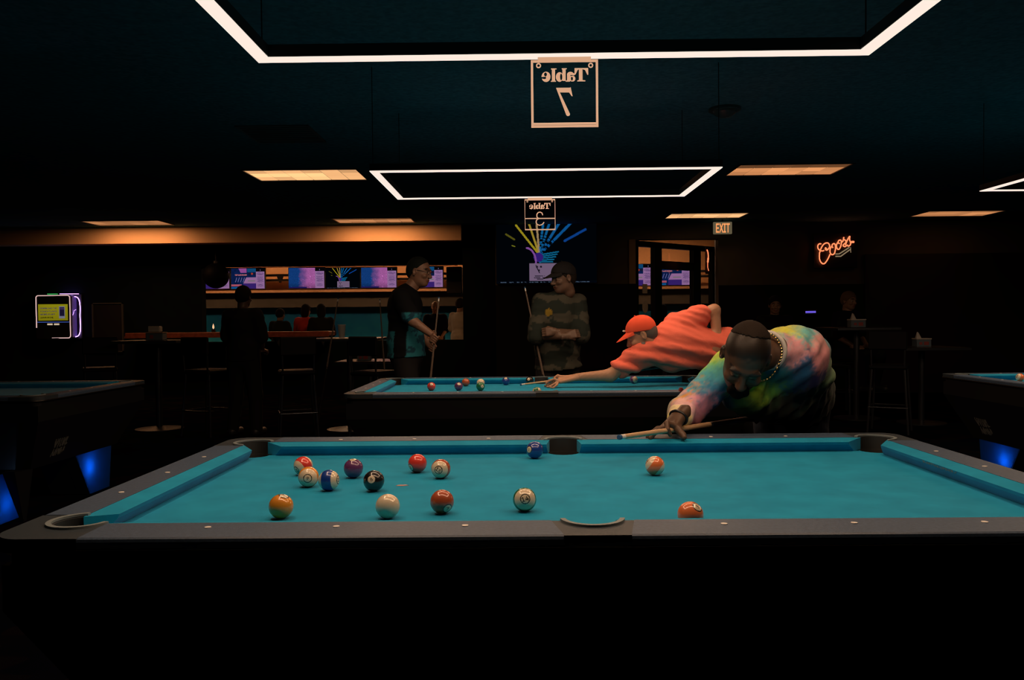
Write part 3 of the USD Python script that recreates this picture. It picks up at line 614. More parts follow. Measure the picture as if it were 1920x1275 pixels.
part(st, 'scrap', ext(Polygon([(-.016, -.006), (.004, -.009), (.022, .001), (.012, .008), (-.01, .007)]), 0, .0012), pbr('pink_paper', (.55, .28, .25), .8))

# ------------------------------------------------------------------ cues
def cue(label, tip, butt, L_=1.46, name='pool_cue', tipr=.0065, wood=None):
    tip, butt = np.asarray(tip, float), np.asarray(butt, float); d = (butt - tip) / np.linalg.norm(butt - tip)
    t = thing(name, label, 'pool cue', (0, 0, 0), 0, 'pool cues')
    def at(s): return tip + d * s
    J = L_ / 2
    part(t, 'leather_tip', tube([at(0), at(.002), at(.012)], [tipr * .8, tipr, tipr], 14), CHALKB)
    part(t, 'ferrule', tube([at(.012), at(.037)], [tipr, tipr], 14), WHITE)
    part(t, 'shaft', tube([at(.037), at(.3), at(J)], [tipr, tipr * 1.1, max(.0105, tipr * 1.32)], 14), wood or MAPLE)
    part(t, 'joint_collar', tube([at(J), at(J + .02)], [.0108, .0108], 14), TRIM)
    part(t, 'butt', tube([at(J + .02), at(L_ - .02)], [.0108, .0150], 14), BUTT)
    part(t, 'bumper', tube([at(L_ - .02), at(L_), at(L_ + .003)], [.0142, .0142, .010], 14), BLACK)
    return t
C1T, C1J = pt(1160, 820, 2.70), pt(1330, 802, 3.28)
C1J[2] = .815
cue('pale maple cue held by the player in the tie-dye shirt', C1T, C1T + (C1J - C1T) / np.linalg.norm(C1J - C1T) * 1.46, tipr=.0085)
C2T, C2M = pt(975, 721.5, 5.93), pt(1232, 688.5, 6.02)
C2D = (C2M - C2T) / np.linalg.norm(C2M - C2T)
cue('maple cue held by the player in the red cap over the second table', C2T, C2T + C2D * 1.46)

# ------------------------------------------------------------------ bar furniture in the dark
TABLETOP = pbr('dark_tabletop', (.02, .022, .025), .25)
DARKMETAL = pbr('dark_metal', (.05, .055, .065), .35, .8)
VINYL = pbr('dark_vinyl', (.006, .006, .008), .5, specular_ior_level=.1)
TEALV = pbr('teal_edge', (.02, .10, .12), .4)
def high_table(x, y, h, label, w=.75):
    t = thing('high_table', label, 'table', (x, y, 0), group='dark bar tables')
    part(t, 'tabletop', bx(-w / 2, w / 2, -w / 2, w / 2, h - .035, h, .006), TABLETOP); [part(t, 'edge_band', bx(-w / 2 - .002, w / 2 + .002, s * (w / 2 - .002), s * (w / 2 + .003), h - .03, h - .006), DARKMETAL) for s in (-1, 1)]
    part(t, 'column', cyl((0, 0, .03), (0, 0, h - .035), .035), DARKMETAL); part(t, 'base', lathe([(0, .04), (.05, .035), (.27, .012), (.27, 0), (0, 0)]), DARKMETAL)
    return t
def stool(name, label, x, y, rz, h=.74):
    t = thing(name, label, 'stool', (x, y, 0), rz, 'dark bar stools')
    part(t, 'seat', bx(-.19, .19, -.19, .19, h - .05, h, .015), VINYL)
    for sx in (-1, 1):
        for sy in (-1, 1): part(t, 'leg', cyl((sx * .16, sy * .16, h - .05), (sx * .20, sy * .20, 0), .013, n=8), DARKMETAL)
    for z in (.28,):
        part(t, 'footrest', tube([(.19, .19, z), (-.19, .19, z), (-.19, -.19, z), (.19, -.19, z), (.19, .19, z)], .009, 8), DARKMETAL)
    part(t, 'backrest', bx(-.19, .19, .18, .21, h + .16, h + .36, .012), VINYL)
    for sx in (-1, 1): part(t, 'back_post', cyl((sx * .16, .18, h - .03), (sx * .17, .20, h + .34), .010, n=8), DARKMETAL)
    return t
rz0, rz1 = aty(240, 620, 11.4), aty(620, 632, 11.4)
dr = thing('drink_rail', 'long red-brown wooden drink rail along the opening to the lanes', 'counter', (0, 0, 0))
part(dr, 'rail_top', bx(rz0[0], rz1[0], 11.28, RECESS - .002, 1.025, 1.105, .01), WOODRAIL); part(dr, 'rail_lip', bx(rz0[0], rz1[0], 11.26, 11.28, 1.015, 1.05), WOODRAIL)
for x in np.linspace(rz0[0] + .2, rz1[0] - .2, 5): part(dr, 'bracket', hull([(x - .02, 11.35, 1.025), (x + .02, 11.35, 1.025), (x - .02, RECESS - .002, 1.025), (x + .02, RECESS - .002, 1.025), (x - .02, RECESS - .002, .75), (x + .02, RECESS - .002, .75)]), BLACK)
hx = pt(655, 640, 9.4); high_table(hx[0], hx[1], 1.07, 'high bar table carrying a clear plastic cup')
hx2 = pt(686, 668, 10.2); high_table(hx2[0] + .05, hx2[1], .77, 'low dark table carrying a white tissue box')
hx3 = pt(296, 640, 9.6); high_table(hx3[0], hx3[1], 1.06, 'high dark table carrying the napkin caddy at left')
hx4 = pt(1606, 615, 10.0); high_table(hx4[0], hx4[1], 1.13, 'high dark table in the right-hand darkness behind the tie-dye player')
hx5 = pt(1728, 650, 9.5); high_table(hx5[0], hx5[1], .90, 'dark table furthest right, carrying a dim tissue box')
hx6 = pt(1420, 610, 10.3); high_table(hx6[0], hx6[1], 1.10, 'high dark table in front of the seated person at the right wall')
for px_, d_, rz_, lb in ((556, 8.8, 200, 'dark bar stool standing before the drink rail, left of the leaning cue'), (703, 8.5, 150, 'dark bar stool between the two leaning cues'), (388, 9.1, 160, 'dark bar stool right of the napkin caddy table'), (186, 9.7, 210, 'dark bar stool left of the napkin caddy table'), (1668, 8.8, 150, 'dark bar stool beside the right-hand dark tables')):
    p = pt(px_, 640, d_); stool('bar_stool', lb, p[0], p[1], rz_)
def cup(label, x, y, z, h=.15, r=.045, mat=None):
    t = thing('cup', label, 'cup', (x, y, z), 0, 'cups on the bar tables'); mat = mat or CUPM
    part(t, 'cup_wall', lathe([(0, .002), (r * .72, .002), (r, h), (r * .96, h), (r * .69, .006), (0, .006)], 28), mat); part(t, 'rim', tube([(r * math.cos(a), r * math.sin(a), h) for a in np.linspace(0, 2 * np.pi, 29)], .0025, 6), WHITE)
CUPM = usdkit.material(stage, L + 'frosted_cup', {'d': ('principled_bsdf', dict(base_color=(.5, .5, .48), roughness=.4)), 't': ('transparent_bsdf', {}), 'm': ('mix_closure', dict(fac=.45))}, [('t.BSDF', 'm.closure1'), ('d.BSDF', 'm.closure2')], surface='m.closure')
p = pt(641, 632, 9.3); cup('clear plastic cup on the high table left of the person in glasses', p[0], p[1], 1.07)
p = pt(1406, 606, 10.2); cup('small pale cup on the high table behind the tie-dye player', p[0], p[1], 1.10, .13, .04, WHITE)
TISS = pbr('tissue', (.55, .52, .48), .9); BOXM = pbr('tissue_box', (.10, .14, .18), .6); LOGO = pbr('box_print', (.30, .05, .05), .6)
def tissue_box(label, x, y, z, w=.16, rz=0):
    t = thing('tissue_box', label, 'tissue box', (x, y, z), rz, 'tissue boxes on the bar tables')
    part(t, 'box', bx(-w / 2, w / 2, -.06, .06, 0, .085, .004), BOXM); part(t, 'print', join(bx(-.055, -.022, -.0615, -.060, .025, .055), bx(.0, .055, -.0615, -.060, .02, .06)), LOGO); part(t, 'lid', bx(-w / 2 - .004, w / 2 + .004, -.064, .064, .085, .10, .004), TISS)
    part(t, 'tissue', hull([(-.07, -.02, .098), (-.01, -.02, .098), (-.07, .02, .098), (-.01, .02, .098), (-.055, 0, .175), (-.03, .01, .165)]), TISS)
tissue_box('white-lidded tissue box with a red mark on the low table', hx2[0], hx2[1] - .1, .77)
p = pt(1606, 612, 9.9); tissue_box('dim tissue box on the high table right of the tie-dye player', p[0], p[1], 1.13, .18)
tissue_box('dim tissue box on the furthest right table', hx5[0], hx5[1], .90, .17)
p = pt(293, 628, 9.5); t = thing('napkin_caddy', 'dark napkin caddy with a tan top edge painted for orange light on the left table', 'caddy', (p[0], p[1], 1.06))
part(t, 'caddy_body', bx(-.10, .10, -.06, .06, 0, .085, .006), BOXM); part(t, 'top_edge', bx(-.105, .105, -.065, .065, .085, .095), TRIMPAINT); part(t, 'napkins', bx(-.085, .06, -.04, .04, .095, .165, .01), TISS); part(t, 'print', bx(-.05, -.01, -.0615, -.06, .02, .06), LOGO)  # tan top edge puts the orange light along it into the colour
p = aty(400, 612, 11.5); t = thing('candle_lamp', 'tiny lit candle lamp on the wooden drink rail', 'candle', (p[0], 11.5, 1.105))
part(t, 'holder', lathe([(0, 0), (.03, 0), (.035, .05), (.032, .05), (.028, .005), (0, .005)], 20), BLACK); part(t, 'flame', lathe([(0, .05), (.018, .075), (.014, .11), (0, .15)], 16), glow('flame', (1.0, .55, .28), 1.0))
p = aty(1520, 585, 10.9); t = thing('card_reader', 'small device with a glowing violet bar near the right wall', 'device', (p[0], 10.9, p[2]))
part(t, 'device_body', bx(-.11, .11, 0, .2, -.05, .04, .006), BLACK); part(t, 'bright_bar', bx(-.085, .085, -.004, .0, -.018, .018), glow('violet_bar', (.13, .09, .62), 1.0)); part(t, 'arm', bx(-.02, .02, .18, BACK - 10.9 - .031, -.03, .02), BLACK)
fr = [aty(172, 568, RECESS - .03), aty(232, 660, RECESS - .03)]
t = thing('wall_board', 'dark framed board on the wall right of the jukebox', 'board', (0, 0, 0)); a, b = fr
for q in (bx(a[0], b[0], RECESS - .04, RECESS - .002, a[2] - .02, a[2]), bx(a[0], b[0], RECESS - .04, RECESS - .002, b[2], b[2] + .02), bx(a[0], a[0] + .02, RECESS - .04, RECESS - .002, b[2], a[2]), bx(b[0] - .02, b[0], RECESS - .04, RECESS - .002, b[2], a[2])): part(t, 'frame', q, pbr(f'board_frame_{numbered("bf")[-3:]}', (.06, .06, .06), .5))
part(t, 'panel', bx(a[0] + .02, b[0] - .02, RECESS - .02, RECESS - .002, b[2] + .02, a[2] - .02), pbr('board_face', (.012, .010, .012), .5))

# ------------------------------------------------------------------ wall jukebox
JY = RECESS - .20
a, b = aty(66, 553, JY), aty(134, 635, JY); w, h = b[0] - a[0], a[2] - b[2]
jb = thing('jukebox', 'wall jukebox with yellow screen, white edge and violet side glow', 'jukebox', ((a[0] + b[0]) / 2, JY, b[2]))
def rr_(x0, x1, z0, z1, r): return sbox(x0 + r, z0 + r, x1 - r, z1 - r).buffer(r, 8)
part(jb, 'body', stand(ext(rr_(-w / 2, w / 2, 0, h, .05), -.16, 0), (0, 0, 0)), BLACK)
part(jb, 'back_plate', bx(-w / 2 + .02, w / 2 + .10, .165, .195, -.01, h + .01, .005), BLACK)
OUT = rr_(-w / 2 + .004, w / 2 - .004, .004, h - .004, .05); edge = OUT.difference(OUT.buffer(-.018)).difference(sbox(-w, -.1, -w * .05, h * .25))
part(jb, 'side_panel', bx(w / 2 + .001, w / 2 + .014, .012, .16, .02, h - .02, .003), pbr('violet_glow_side', (.16, .14, .40), .4)); part(jb, 'lit_edge', stand(ext(edge, 0, .006), (0, 0, 0)), glow('jukebox_edge', (.62, .40, .38), 1.0), smooth=False)  # side panel coloured violet to show the purple glow on that face
def jscreen():
    x, y = xy(150, 84); img = np.zeros((84, 150, 3)) + lin(185, 175, 25)
    img = img * (.75 + .3 * np.clip(1 - y, 0, 1) * np.clip(x + .5, 0, 1))[..., None]
    for k, s in enumerate(('DOWNLOAD THE', 'TOUCHTUNES', 'MOBILE APP', 'LEARN MORE')):
        d = digits(s); bb = d.bounds; q = .56 if k < 2 else (.5 if k == 2 else .44); hgt = .095
        d = shapely.affinity.scale(d, q / (bb[2] - bb[0]), -hgt / (bb[3] - bb[1]), origin=(0, 0)); d = shapely.affinity.translate(d, .07 + q / 2, .25 + k * .185)
        fill(img, shapely.contains_xy(d, x, y), lin(70, 55, 110) if k < 3 else lin(25, 25, 10))
    fill(img, (abs(x - .80) < .10) & (abs(y - .5) < .37), lin(150, 150, 175)); fill(img, (abs(x - .80) < .08) & (abs(y - .46) < .27), lin(35, 30, 60)); fill(img, (abs(x - .80) < .07) & (abs(y - .28) < .05), lin(80, 60, 110))
    return img
grid_screen(jb, 'screen', w * .84, h * .37, jscreen(), SCREEN, (0, -.007, h * .60))
part(jb, 'status_bar', bx(-w * .45, w * .45, -.008, -.002, h * .372, h * .386), glow('jukebox_blue', (.05, .10, .42), 1.0)); part(jb, 'card_slot', join(bx(-w * .17, -.012, -.012, -.002, h * .31, h * .35, .004), bx(.012, w * .17, -.012, -.002, h * .31, h * .35, .004)), glow('jukebox_slot', (.60, .47, .33), .9))
part(jb, 'coin_tray', bx(-w * .18, w * .16, -.03, -.002, -.02, .012, .004), DARKMETAL)
VIO = glow('violet_led', (.55, .28, .95), 3.0)
part(jb, 'side_tube', tube(spline([(w / 2 + .01, .10, h - .03), (w / 2 + .05, .13, h - .05), (w / 2 + .075, .15, h - .14), (w / 2 + .075, .15, h * .5), (w / 2 + .075, .15, .14), (w / 2 + .05, .13, .05), (w / 2 + .01, .10, .03)], 40), .009, 8), VIO)
part(jb, 'top_glow_bar', bx(.06, w / 2 + .06, .10, .16, h + .012, h + .022), VIO); part(jb, 'green_glow_bar', bx(-.16, .0, .10, .16, h + .012, h + .022), glow('green_led', (.05, .55, .12), 1.0))
part(jb, 'lightning_tube', tube([(w / 2 + .06, .06, h * .66), (w / 2 + .03, .05, h * .64), (w / 2 + .022, .04, h * .57), (w / 2 + .004, .03, h * .50), (w / 2 + .004, .03, h * .44)], .004, 6), VIO)
# ------------------------------------------------------------------ people: one smooth surface per body, from blended limbs
class Field:
    """a signed distance field built from blended round cones and ellipsoids, meshed by surface nets"""
    def __init__(s, lo, hi, h):
        s.h = h; s.lo = np.asarray(lo, float); s.n = np.ceil((np.asarray(hi, float) - s.lo) / h).astype(int) + 1
        s.f = np.full(s.n, .25, np.float32)
        s.ax = [s.lo[k] + h * np.arange(s.n[k]) for k in range(3)]
    def sub(s, lo, hi):
        a = np.clip(np.floor((np.asarray(lo) - s.lo) / s.h).astype(int), 0, s.n); b = np.clip(np.ceil((np.asarray(hi) - s.lo) / s.h).astype(int) + 1, 0, s.n)
        sl = tuple(slice(i, j) for i, j in zip(a, b))
        P = [s.ax[k][sl[k]].astype(np.float32).reshape([-1 if i == k else 1 for i in range(3)]) for k in range(3)]
        return sl, P
    def mix(s, sl, d, k):
        g = s.f[sl]
        if g.size == 0: return
        if k > 0:
            h = np.clip(.5 + .5 * (g - d) / k, 0, 1); s.f[sl] = g * (1 - h) + d * h - k * h * (1 - h)
        elif k == 0: s.f[sl] = np.minimum(g, d)
        else:
            k = -k; h = np.clip(.5 - .5 * (g + d) / k, 0, 1); s.f[sl] = g * (1 - h) - d * h + k * h * (1 - h)
    def cone(s, a, b, ra, rb, k=.02):
        a, b = np.asarray(a, float), np.asarray(b, float); m = max(ra, rb) + 3 * abs(k) + 2 * s.h
        sl, (X, Y, Z) = s.sub(np.minimum(a, b) - m, np.maximum(a, b) + m); d = b - a; dd = d @ d + 1e-12
        t = np.clip(((X - a[0]) * d[0] + (Y - a[1]) * d[1] + (Z - a[2]) * d[2]) / dd, 0, 1)
        s.mix(sl, np.sqrt((X - a[0] - t * d[0]) ** 2 + (Y - a[1] - t * d[1]) ** 2 + (Z - a[2] - t * d[2]) ** 2) - (ra + t * (rb - ra)), k)
    def chain(s, P, R, k=.02):
        for i in range(len(P) - 1): s.cone(P[i], P[i + 1], R[i], R[i + 1], k)
    def ell(s, c, r, B=None, k=.02):
        """ellipsoid with half axes r along the rows of B"""
        c, r = np.asarray(c, float), np.asarray(r, float); B = np.eye(3) if B is None else np.asarray(B); m = r.max() + 3 * abs(k) + 2 * s.h
        sl, (X, Y, Z) = s.sub(c - m, c + m); X, Y, Z = X - c[0], Y - c[1], Z - c[2]
        q = [B[i][0] * X + B[i][1] * Y + B[i][2] * Z for i in range(3)]
        k0 = np.sqrt(sum((q[i] / r[i]) ** 2 for i in range(3))); k1 = np.sqrt(sum((q[i] / r[i] ** 2) ** 2 for i in range(3))) + 1e-9
        s.mix(sl, k0 * (k0 - 1) / k1, k)
    def cut(s, p, n, k=.006):
        """keeps what lies on the side of the plane that n points away from"""
        n = np.asarray(n, float) / np.linalg.norm(n); sl, (X, Y, Z) = s.sub(s.lo - 1, s.lo + s.n * s.h + 1)
        d = (X - p[0]) * n[0] + (Y - p[1]) * n[1] + (Z - p[2]) * n[2]; s.f = np.maximum(s.f, d.astype(np.float32))
    def mesh(s):
        f = s.f
        for k in range(3):
            for e in (0, -1):
                sl = [slice(None)] * 3; sl[k] = e; f[tuple(sl)] = np.maximum(f[tuple(sl)], .5 * s.h)
        I = f < 0
        c = [I[i:I.shape[0] - 1 + i, j:I.shape[1] - 1 + j, k:I.shape[2] - 1 + k] for i in (0, 1) for j in (0, 1) for k in (0, 1)]
        cnt = sum(x.astype(np.int8) for x in c); act = (cnt > 0) & (cnt < 8); idx = -np.ones(act.shape, np.int64); cells = np.argwhere(act); idx[act] = np.arange(len(cells))
        acc, w = np.zeros((len(cells), 3)), np.zeros(len(cells)); cor = np.array([(i, j, k) for i in (0, 1) for j in (0, 1) for k in (0, 1)])
        val = [f[cells[:, 0] + i, cells[:, 1] + j, cells[:, 2] + k] for i, j, k in cor]
        for a in range(8):
            for b in range(a + 1, 8):
                if abs(cor[a] - cor[b]).sum() == 1:
                    m = (val[a] < 0) != (val[b] < 0); t = val[a][m] / (val[a][m] - val[b][m]); acc[m] += cor[a] + t[:, None] * (cor[b] - cor[a]); w[m] += 1
        V = s.lo + s.h * (cells + acc / w[:, None]); F = []
        for ax in range(3):
            o = [k for k in range(3) if k != ax]
            A = np.take(I, range(0, I.shape[ax] - 1), ax); Bm = np.take(I, range(1, I.shape[ax]), ax)
            e = np.argwhere(A != Bm); e = e[(e[:, o[0]] > 0) & (e[:, o[1]] > 0) & (e[:, o[0]] < s.n[o[0]] - 1) & (e[:, o[1]] < s.n[o[1]] - 1)]
            sg = A[e[:, 0], e[:, 1], e[:, 2]]
            def at(d0, d1):
                q = e.copy(); q[:, o[0]] += d0; q[:, o[1]] += d1; return idx[q[:, 0], q[:, 1], q[:, 2]]
            q = np.c_[at(-1, -1), at(0, -1), at(0, 0), at(-1, 0)]
            flip = sg if ax != 1 else ~sg
            q = np.where(flip[:, None], q, q[:, ::-1]); F += [q[:, [0, 1, 2]], q[:, [0, 2, 3]]]
        return trimesh.Trimesh(V, np.vstack(F), process=False)
def vnorm(m):
    return np.array(trimesh.Trimesh(m.vertices, m.faces, process=False).vertex_normals)
def unit(v): v = np.asarray(v, float); return v / np.linalg.norm(v)
def basis(fwd, up):
    """rows: right, forward, up"""
    f = unit(fwd); r = unit(np.cross(f, up)); return np.array([r, f, np.cross(r, f)])
def ik(a, c, la, lb, pole):
    a, c = np.asarray(a, float), np.asarray(c, float); d = c - a; L_ = np.linalg.norm(d); u = d / L_
    if L_ > .995 * (la + lb): k = L_ / (la + lb) * 1.006; la, lb = la * k, lb * k
    x = (la * la - lb * lb + L_ * L_) / (2 * L_); y = math.sqrt(max(la * la - x * x, 1e-6)); p = np.asarray(pole, float); p = unit(p - u * (p @ u)); return a + u * x + p * y
def weld(parts_):
    """one continuous mesh of overlapping coloured meshes (boolean union that keeps the colours)"""
    tot = None
    for v, f, c in parts_:
        mm = manifold3d.Manifold(manifold3d.Mesh(np.hstack([v, c]).astype(np.float32), f.astype(np.uint32)))
        if mm.is_empty(): continue
        tot = mm if tot is None else tot + mm
    g = tot.to_mesh(); p = np.asarray(g.vert_properties); return trimesh.Trimesh(p[:, :3], np.asarray(g.tri_verts), process=False), p[:, 3:6]

SKINM = painted('skin', .45, subsurface_weight=0.0, specular_ior_level=.4)
HAIRM = {}
def hairmat(c):
    if c not in HAIRM: HAIRM[c] = pbr(f'hair_{len(HAIRM)}', c, .85, bump=.6, bscale=700, specular_ior_level=.12)
    return HAIRM[c]

def head_mesh(c, B, skin, sc=1.0, h=.0045, old=False, stubble=None):
    """head with face: local right, forward, up axes B around the centre c (between the ears, at eye height)"""
    F_ = Field((-.14, -.16, -.24), (.14, .17, .17), h); s = sc
    F_.ell((0, -.012, .035), (.077, .098, .088), k=.02); F_.ell((0, .03, -.03), (.062, .068, .085), k=.03)      # skull, face
    F_.ell((0, .062, -.092), (.030, .028, .026), k=.03); F_.ell((0, .02, -.075), (.055, .055, .035), k=.03)    # chin, jaw
    F_.ell((0, .085, .028), (.055, .014, .012), k=.012)                                                    # brow
    for sx in (-1, 1):
        F_.ell((sx * .031, .097, .004), (.017, .018, .012), k=-.010); F_.ell((sx * .031, .079, .004), (.0145, .014, .0115), k=.002)
        F_.ell((sx * .043, .072, -.028), (.020, .022, .018), k=.015)
        F_.ell((sx * .080, -.006, -.004), (.010, .020, .031), k=.006); F_.ell((sx * .086, .000, -.002), (.006, .010, .019), k=-.004); F_.ell((sx * .078, -.008, -.03), (.008, .010, .012), k=.005)
        F_.ell((sx * .011, .104, -.034), (.010, .011, .008), k=.006)
    F_.cone((0, .092, .014), (0, .114, -.028), .008, .013, k=.012); F_.ell((0, .113, -.032), (.012, .012, .010), k=.006)
    F_.ell((0, .094, -.058), (.025, .011, .006), k=.005); F_.ell((0, .093, -.069), (.021, .011, .007), k=.005); F_.ell((0, .108, -.0635), (.022, .010, .0018), k=-.003)
    F_.cone((0, -.02, -.05), (0, -.03, -.12), .056, .054, k=.03)
    m = F_.mesh(); v = m.vertices; col = np.tile(np.asarray(skin, float), (len(v), 1))
    lip = (abs(v[:, 0]) < .026) & (v[:, 2] < -.053) & (v[:, 2] > -.077) & (v[:, 1] > .088); col[lip] = np.asarray(skin) * (.75, .5, .5)
    for sx in (-1, 1):
        d = np.linalg.norm(v - (sx * .031, .079, .004), axis=1); e = (d < .0165) & (v[:, 1] > .083) & (abs(v[:, 2] - .0025) < .0052); col[e] = np.minimum((.40, .34, .30), 2.4 * np.asarray(skin) + .02)
        q = np.hypot(v[:, 0] - sx * .031, v[:, 2] - .001); col[(q < .0072) & e] = (.03, .018, .012)
        br = (abs(v[:, 0] - sx * .033) < .021) & (abs(v[:, 2] - .028 - .006 * np.cos((v[:, 0] - sx * .033) * 70)) < .0055) & (v[:, 1] > .06); col[br] = (.03, .022, .018) if not old else (.18, .16, .14)
    if stubble is not None:            # close-cropped hair: pigment on the scalp with an uneven hairline
        e = v[:, 2] - .006 - .84 * np.clip(v[:, 1], -.2, .11) + .030 * (meshkit.fbm(v * 60, 3, 4) - .5); k = np.clip(e / .022, 0, 1)[:, None]; col = col * (1 - k) + np.asarray(stubble) * k
    return (v * s) @ B + c, m.faces, col
def head_local(c, B, sc, f, h=.005, lo=(-.16, -.19, -.2), hi=(.16, .26, .19)):
    F_ = Field(lo, hi, h); f(F_); m = F_.mesh(); return trimesh.Trimesh((m.vertices * sc) @ B + c, m.faces, process=False)
def short_hair(F_, t=.006, low=-.02):
    F_.ell((0, -.014, .038), (.077 + t, .098 + t, .088 + t), k=0); F_.ell((0, -.05, .0), (.068 + t, .062 + t, .07 + t), k=.02)
    F_.f = np.maximum(F_.f, -(F_.ax[2].reshape(1, 1, -1) - (low + 1.15 * np.clip(F_.ax[1].reshape(1, -1, 1) - .0, -.2, .11))).astype(np.float32))
def hand_mesh(wr, kn, palm_n, fingers, thumb, skin, h=.0035, w=.078):
    """wrist, knuckle centre, palm normal; fingers: four lists of joint points (index first); thumb: list of points"""
    wr, kn = np.asarray(wr, float), np.asarray(kn, float); ax = unit(kn - wr); side = unit(np.cross(ax, palm_n))
    allp = np.vstack([wr, kn] + [np.asarray(f) for f in fingers] + [np.asarray(thumb)]); F_ = Field(allp.min(0) - .05, allp.max(0) + .05, h)
    for i in range(4):
        o = (i - 1.5) / 3 * (w - .018); F_.cone(wr + side * o * .55, kn + side * o, .019, .0125, k=.012)
    for i, P in enumerate(fingers):
        r = (.0098, .0100, .0096, .0084)[i]; o = (i - 1.5) / 3 * (w - .018)
        P = [kn + side * o] + [np.asarray(p, float) for p in P]; F_.chain(P, np.linspace(r + .0012, r - .0018, len(P)), k=.004)
    F_.chain([np.asarray(p, float) for p in thumb], np.linspace(.0145, .0098, len(thumb)), k=.008)
    F_.cone(wr - ax * .06, wr + ax * .01, .027, .024, k=.015)
    m = F_.mesh(); return np.array(m.vertices), m.faces, np.tile(np.asarray(skin, float), (len(m.vertices), 1))
def curl(kn, dirs, seglen):
    P = [np.asarray(kn, float)]
    for d, l in zip(dirs, seglen): P.append(P[-1] + unit(d) * l)
    return P[1:]
def folds(m, dirn, amp, freq, warp=.35, mask=None, seed=0, floor=.5):
    """wrinkles: ridges running across dirn, displaced along the normals"""
    v = m.vertices; n = vnorm(m); d = unit(dirn); w = meshkit.fbm(v * 5.0, 3, seed) - .5; w2 = meshkit.fbm(v * 9.0 + 7, 3, seed + 3)
    s = np.sin((v @ d) * freq * 2 * np.pi + w * warp * 30); s = np.sign(s) * np.abs(s) ** .8
    a = amp * s * np.clip((w2 - .5) * 2.2 + 1.1 - floor, 0, 1) * (1 if mask is None else mask)
    return trimesh.Trimesh(v + n * a[:, None], m.faces, process=False)
def trunk(J, sc=1.0, h=.012, skin=(.1, .05, .03), fat=0.0, extra=None):
    """body without head and hands: J holds joints pelvis, waist, chest, neck, sh/el/wr and hip/kn/an/toe per side"""
    P = np.array([p for k, v in J.items() for p in (v if isinstance(v, tuple) else (v,))]); F_ = Field(P.min(0) - .26, P.max(0) + .26, h)
    r = sc; across = unit(J['sh'][0] - J['sh'][1]); hx_ = unit(J['hip'][0] - J['hip'][1])
    F_.ell(J['pelvis'], (.165 * r, .115 * r + fat, .115 * r), basis(np.cross(J['chest'] - J['pelvis'], hx_), J['chest'] - J['pelvis']) if True else None, k=.05)
    F_.cone(J['pelvis'] , J['waist'], .125 * r + fat, .118 * r + fat, k=.06)
    cb = basis(np.cross(across, J['neck'] - J['waist']) , J['neck'] - J['waist'])
    F_.ell(J['chest'], (.168 * r, .112 * r + fat * .6, .17 * r), cb, k=.06); F_.cone(J['waist'], J['chest'], .118 * r + fat, .12 * r, k=.06)
    F_.cone(J['sh'][0] * .8 + J['chest'] * .2, J['sh'][1] * .8 + J['chest'] * .2, .058 * r, .058 * r, k=.06)
    F_.cone(J['chest'] * .35 + J['neck'] * .65, J['neck'], .072 * r, .058 * r, k=.05)
    for i in (0, 1):
        F_.cone(J['sh'][i], J['el'][i], .056 * r, .044 * r, k=.035); F_.cone(J['el'][i], J['wr'][i], .043 * r, .028 * r, k=.02)
        F_.cone(J['hip'][i], J['kn'][i], .088 * r, .058 * r, k=.05); F_.cone(J['kn'][i], J['an'][i], .057 * r, .040 * r, k=.025)
        F_.cone(J['an'][i] + np.array([0, 0, -.03]), J['toe'][i], .042 * r, .032 * r, k=.02)
    if extra: extra(F_)
    m = F_.mesh(); return np.array(m.vertices), m.faces, np.tile(np.asarray(skin, float), (len(m.vertices), 1))
def shirt_field(J, sc, h, grow, sleeve=(1.0, 1.0), hem=.5, fat=0.0, loose=.0, lat=0.0, drape=()):
    """shirt around trunk and upper arms; sleeve: how far down each arm (1 = to the elbow, 2 = to the wrist)"""
    P = np.array([J['pelvis'], J['neck'], *J['sh'], *J['el'], *J['wr']]); F_ = Field(P.min(0) - .28, P.max(0) + .28, h); r, g = sc, grow
    across = unit(J['sh'][0] - J['sh'][1]); hx_ = unit(J['hip'][0] - J['hip'][1]); hemp = J['pelvis'] + (J['pelvis'] - J['waist']) * (hem - .5) * 2
    cb = basis(np.cross(across, J['neck'] - J['waist']), J['neck'] - J['waist'])
    F_.ell(J['chest'], (.168 * r + g, .112 * r + g + fat * .6, .17 * r + g), cb, k=.06)
    F_.cone(J['waist'], J['chest'], .118 * r + g + fat, .12 * r + g, k=.06)
    pb = basis(np.cross(J['chest'] - J['pelvis'], hx_), J['chest'] - J['pelvis'])
    F_.ell(J['waist'] * .5 + J['pelvis'] * .5, (.165 * r + g + loose, .12 * r + g + fat + loose, .16 * r), pb, k=.06)
    F_.ell(hemp, (.172 * r + g + loose, .125 * r + g + fat + loose, .12 * r), pb, k=.05)
    F_.cone(J['sh'][0] * .8 + J['chest'] * .2, J['sh'][1] * .8 + J['chest'] * .2, .058 * r + g, .058 * r + g, k=.06); F_.cone(J['chest'] * .35 + J['neck'] * .65, J['neck'] * .9 + J['chest'] * .1, .068 * r + g, .058 * r + g * .4, k=.05)
    for a_, b_, ra_, rb_ in drape: F_.cone(a_, b_, ra_, rb_, k=.05)
    if lat:
        for i in (0, 1): F_.cone(J['sh'][i], J['waist'], lat, lat * 1.1, k=.07)
    for i in (0, 1):
        t = sleeve[i]; e = J['sh'][i] + (J['el'][i] - J['sh'][i]) * min(t, 1)
        F_.cone(J['sh'][i], e, .058 * r + g, (.058 - .010 * min(t, 1)) * r + g + loose * .8, k=.035)
        if t > 1: F_.cone(J['el'][i], J['el'][i] + (J['wr'][i] - J['el'][i]) * (t - 1), .046 * r + g, .032 * r + g * .5, k=.03)
    F_.cut(hemp, hemp - J['waist']); return F_
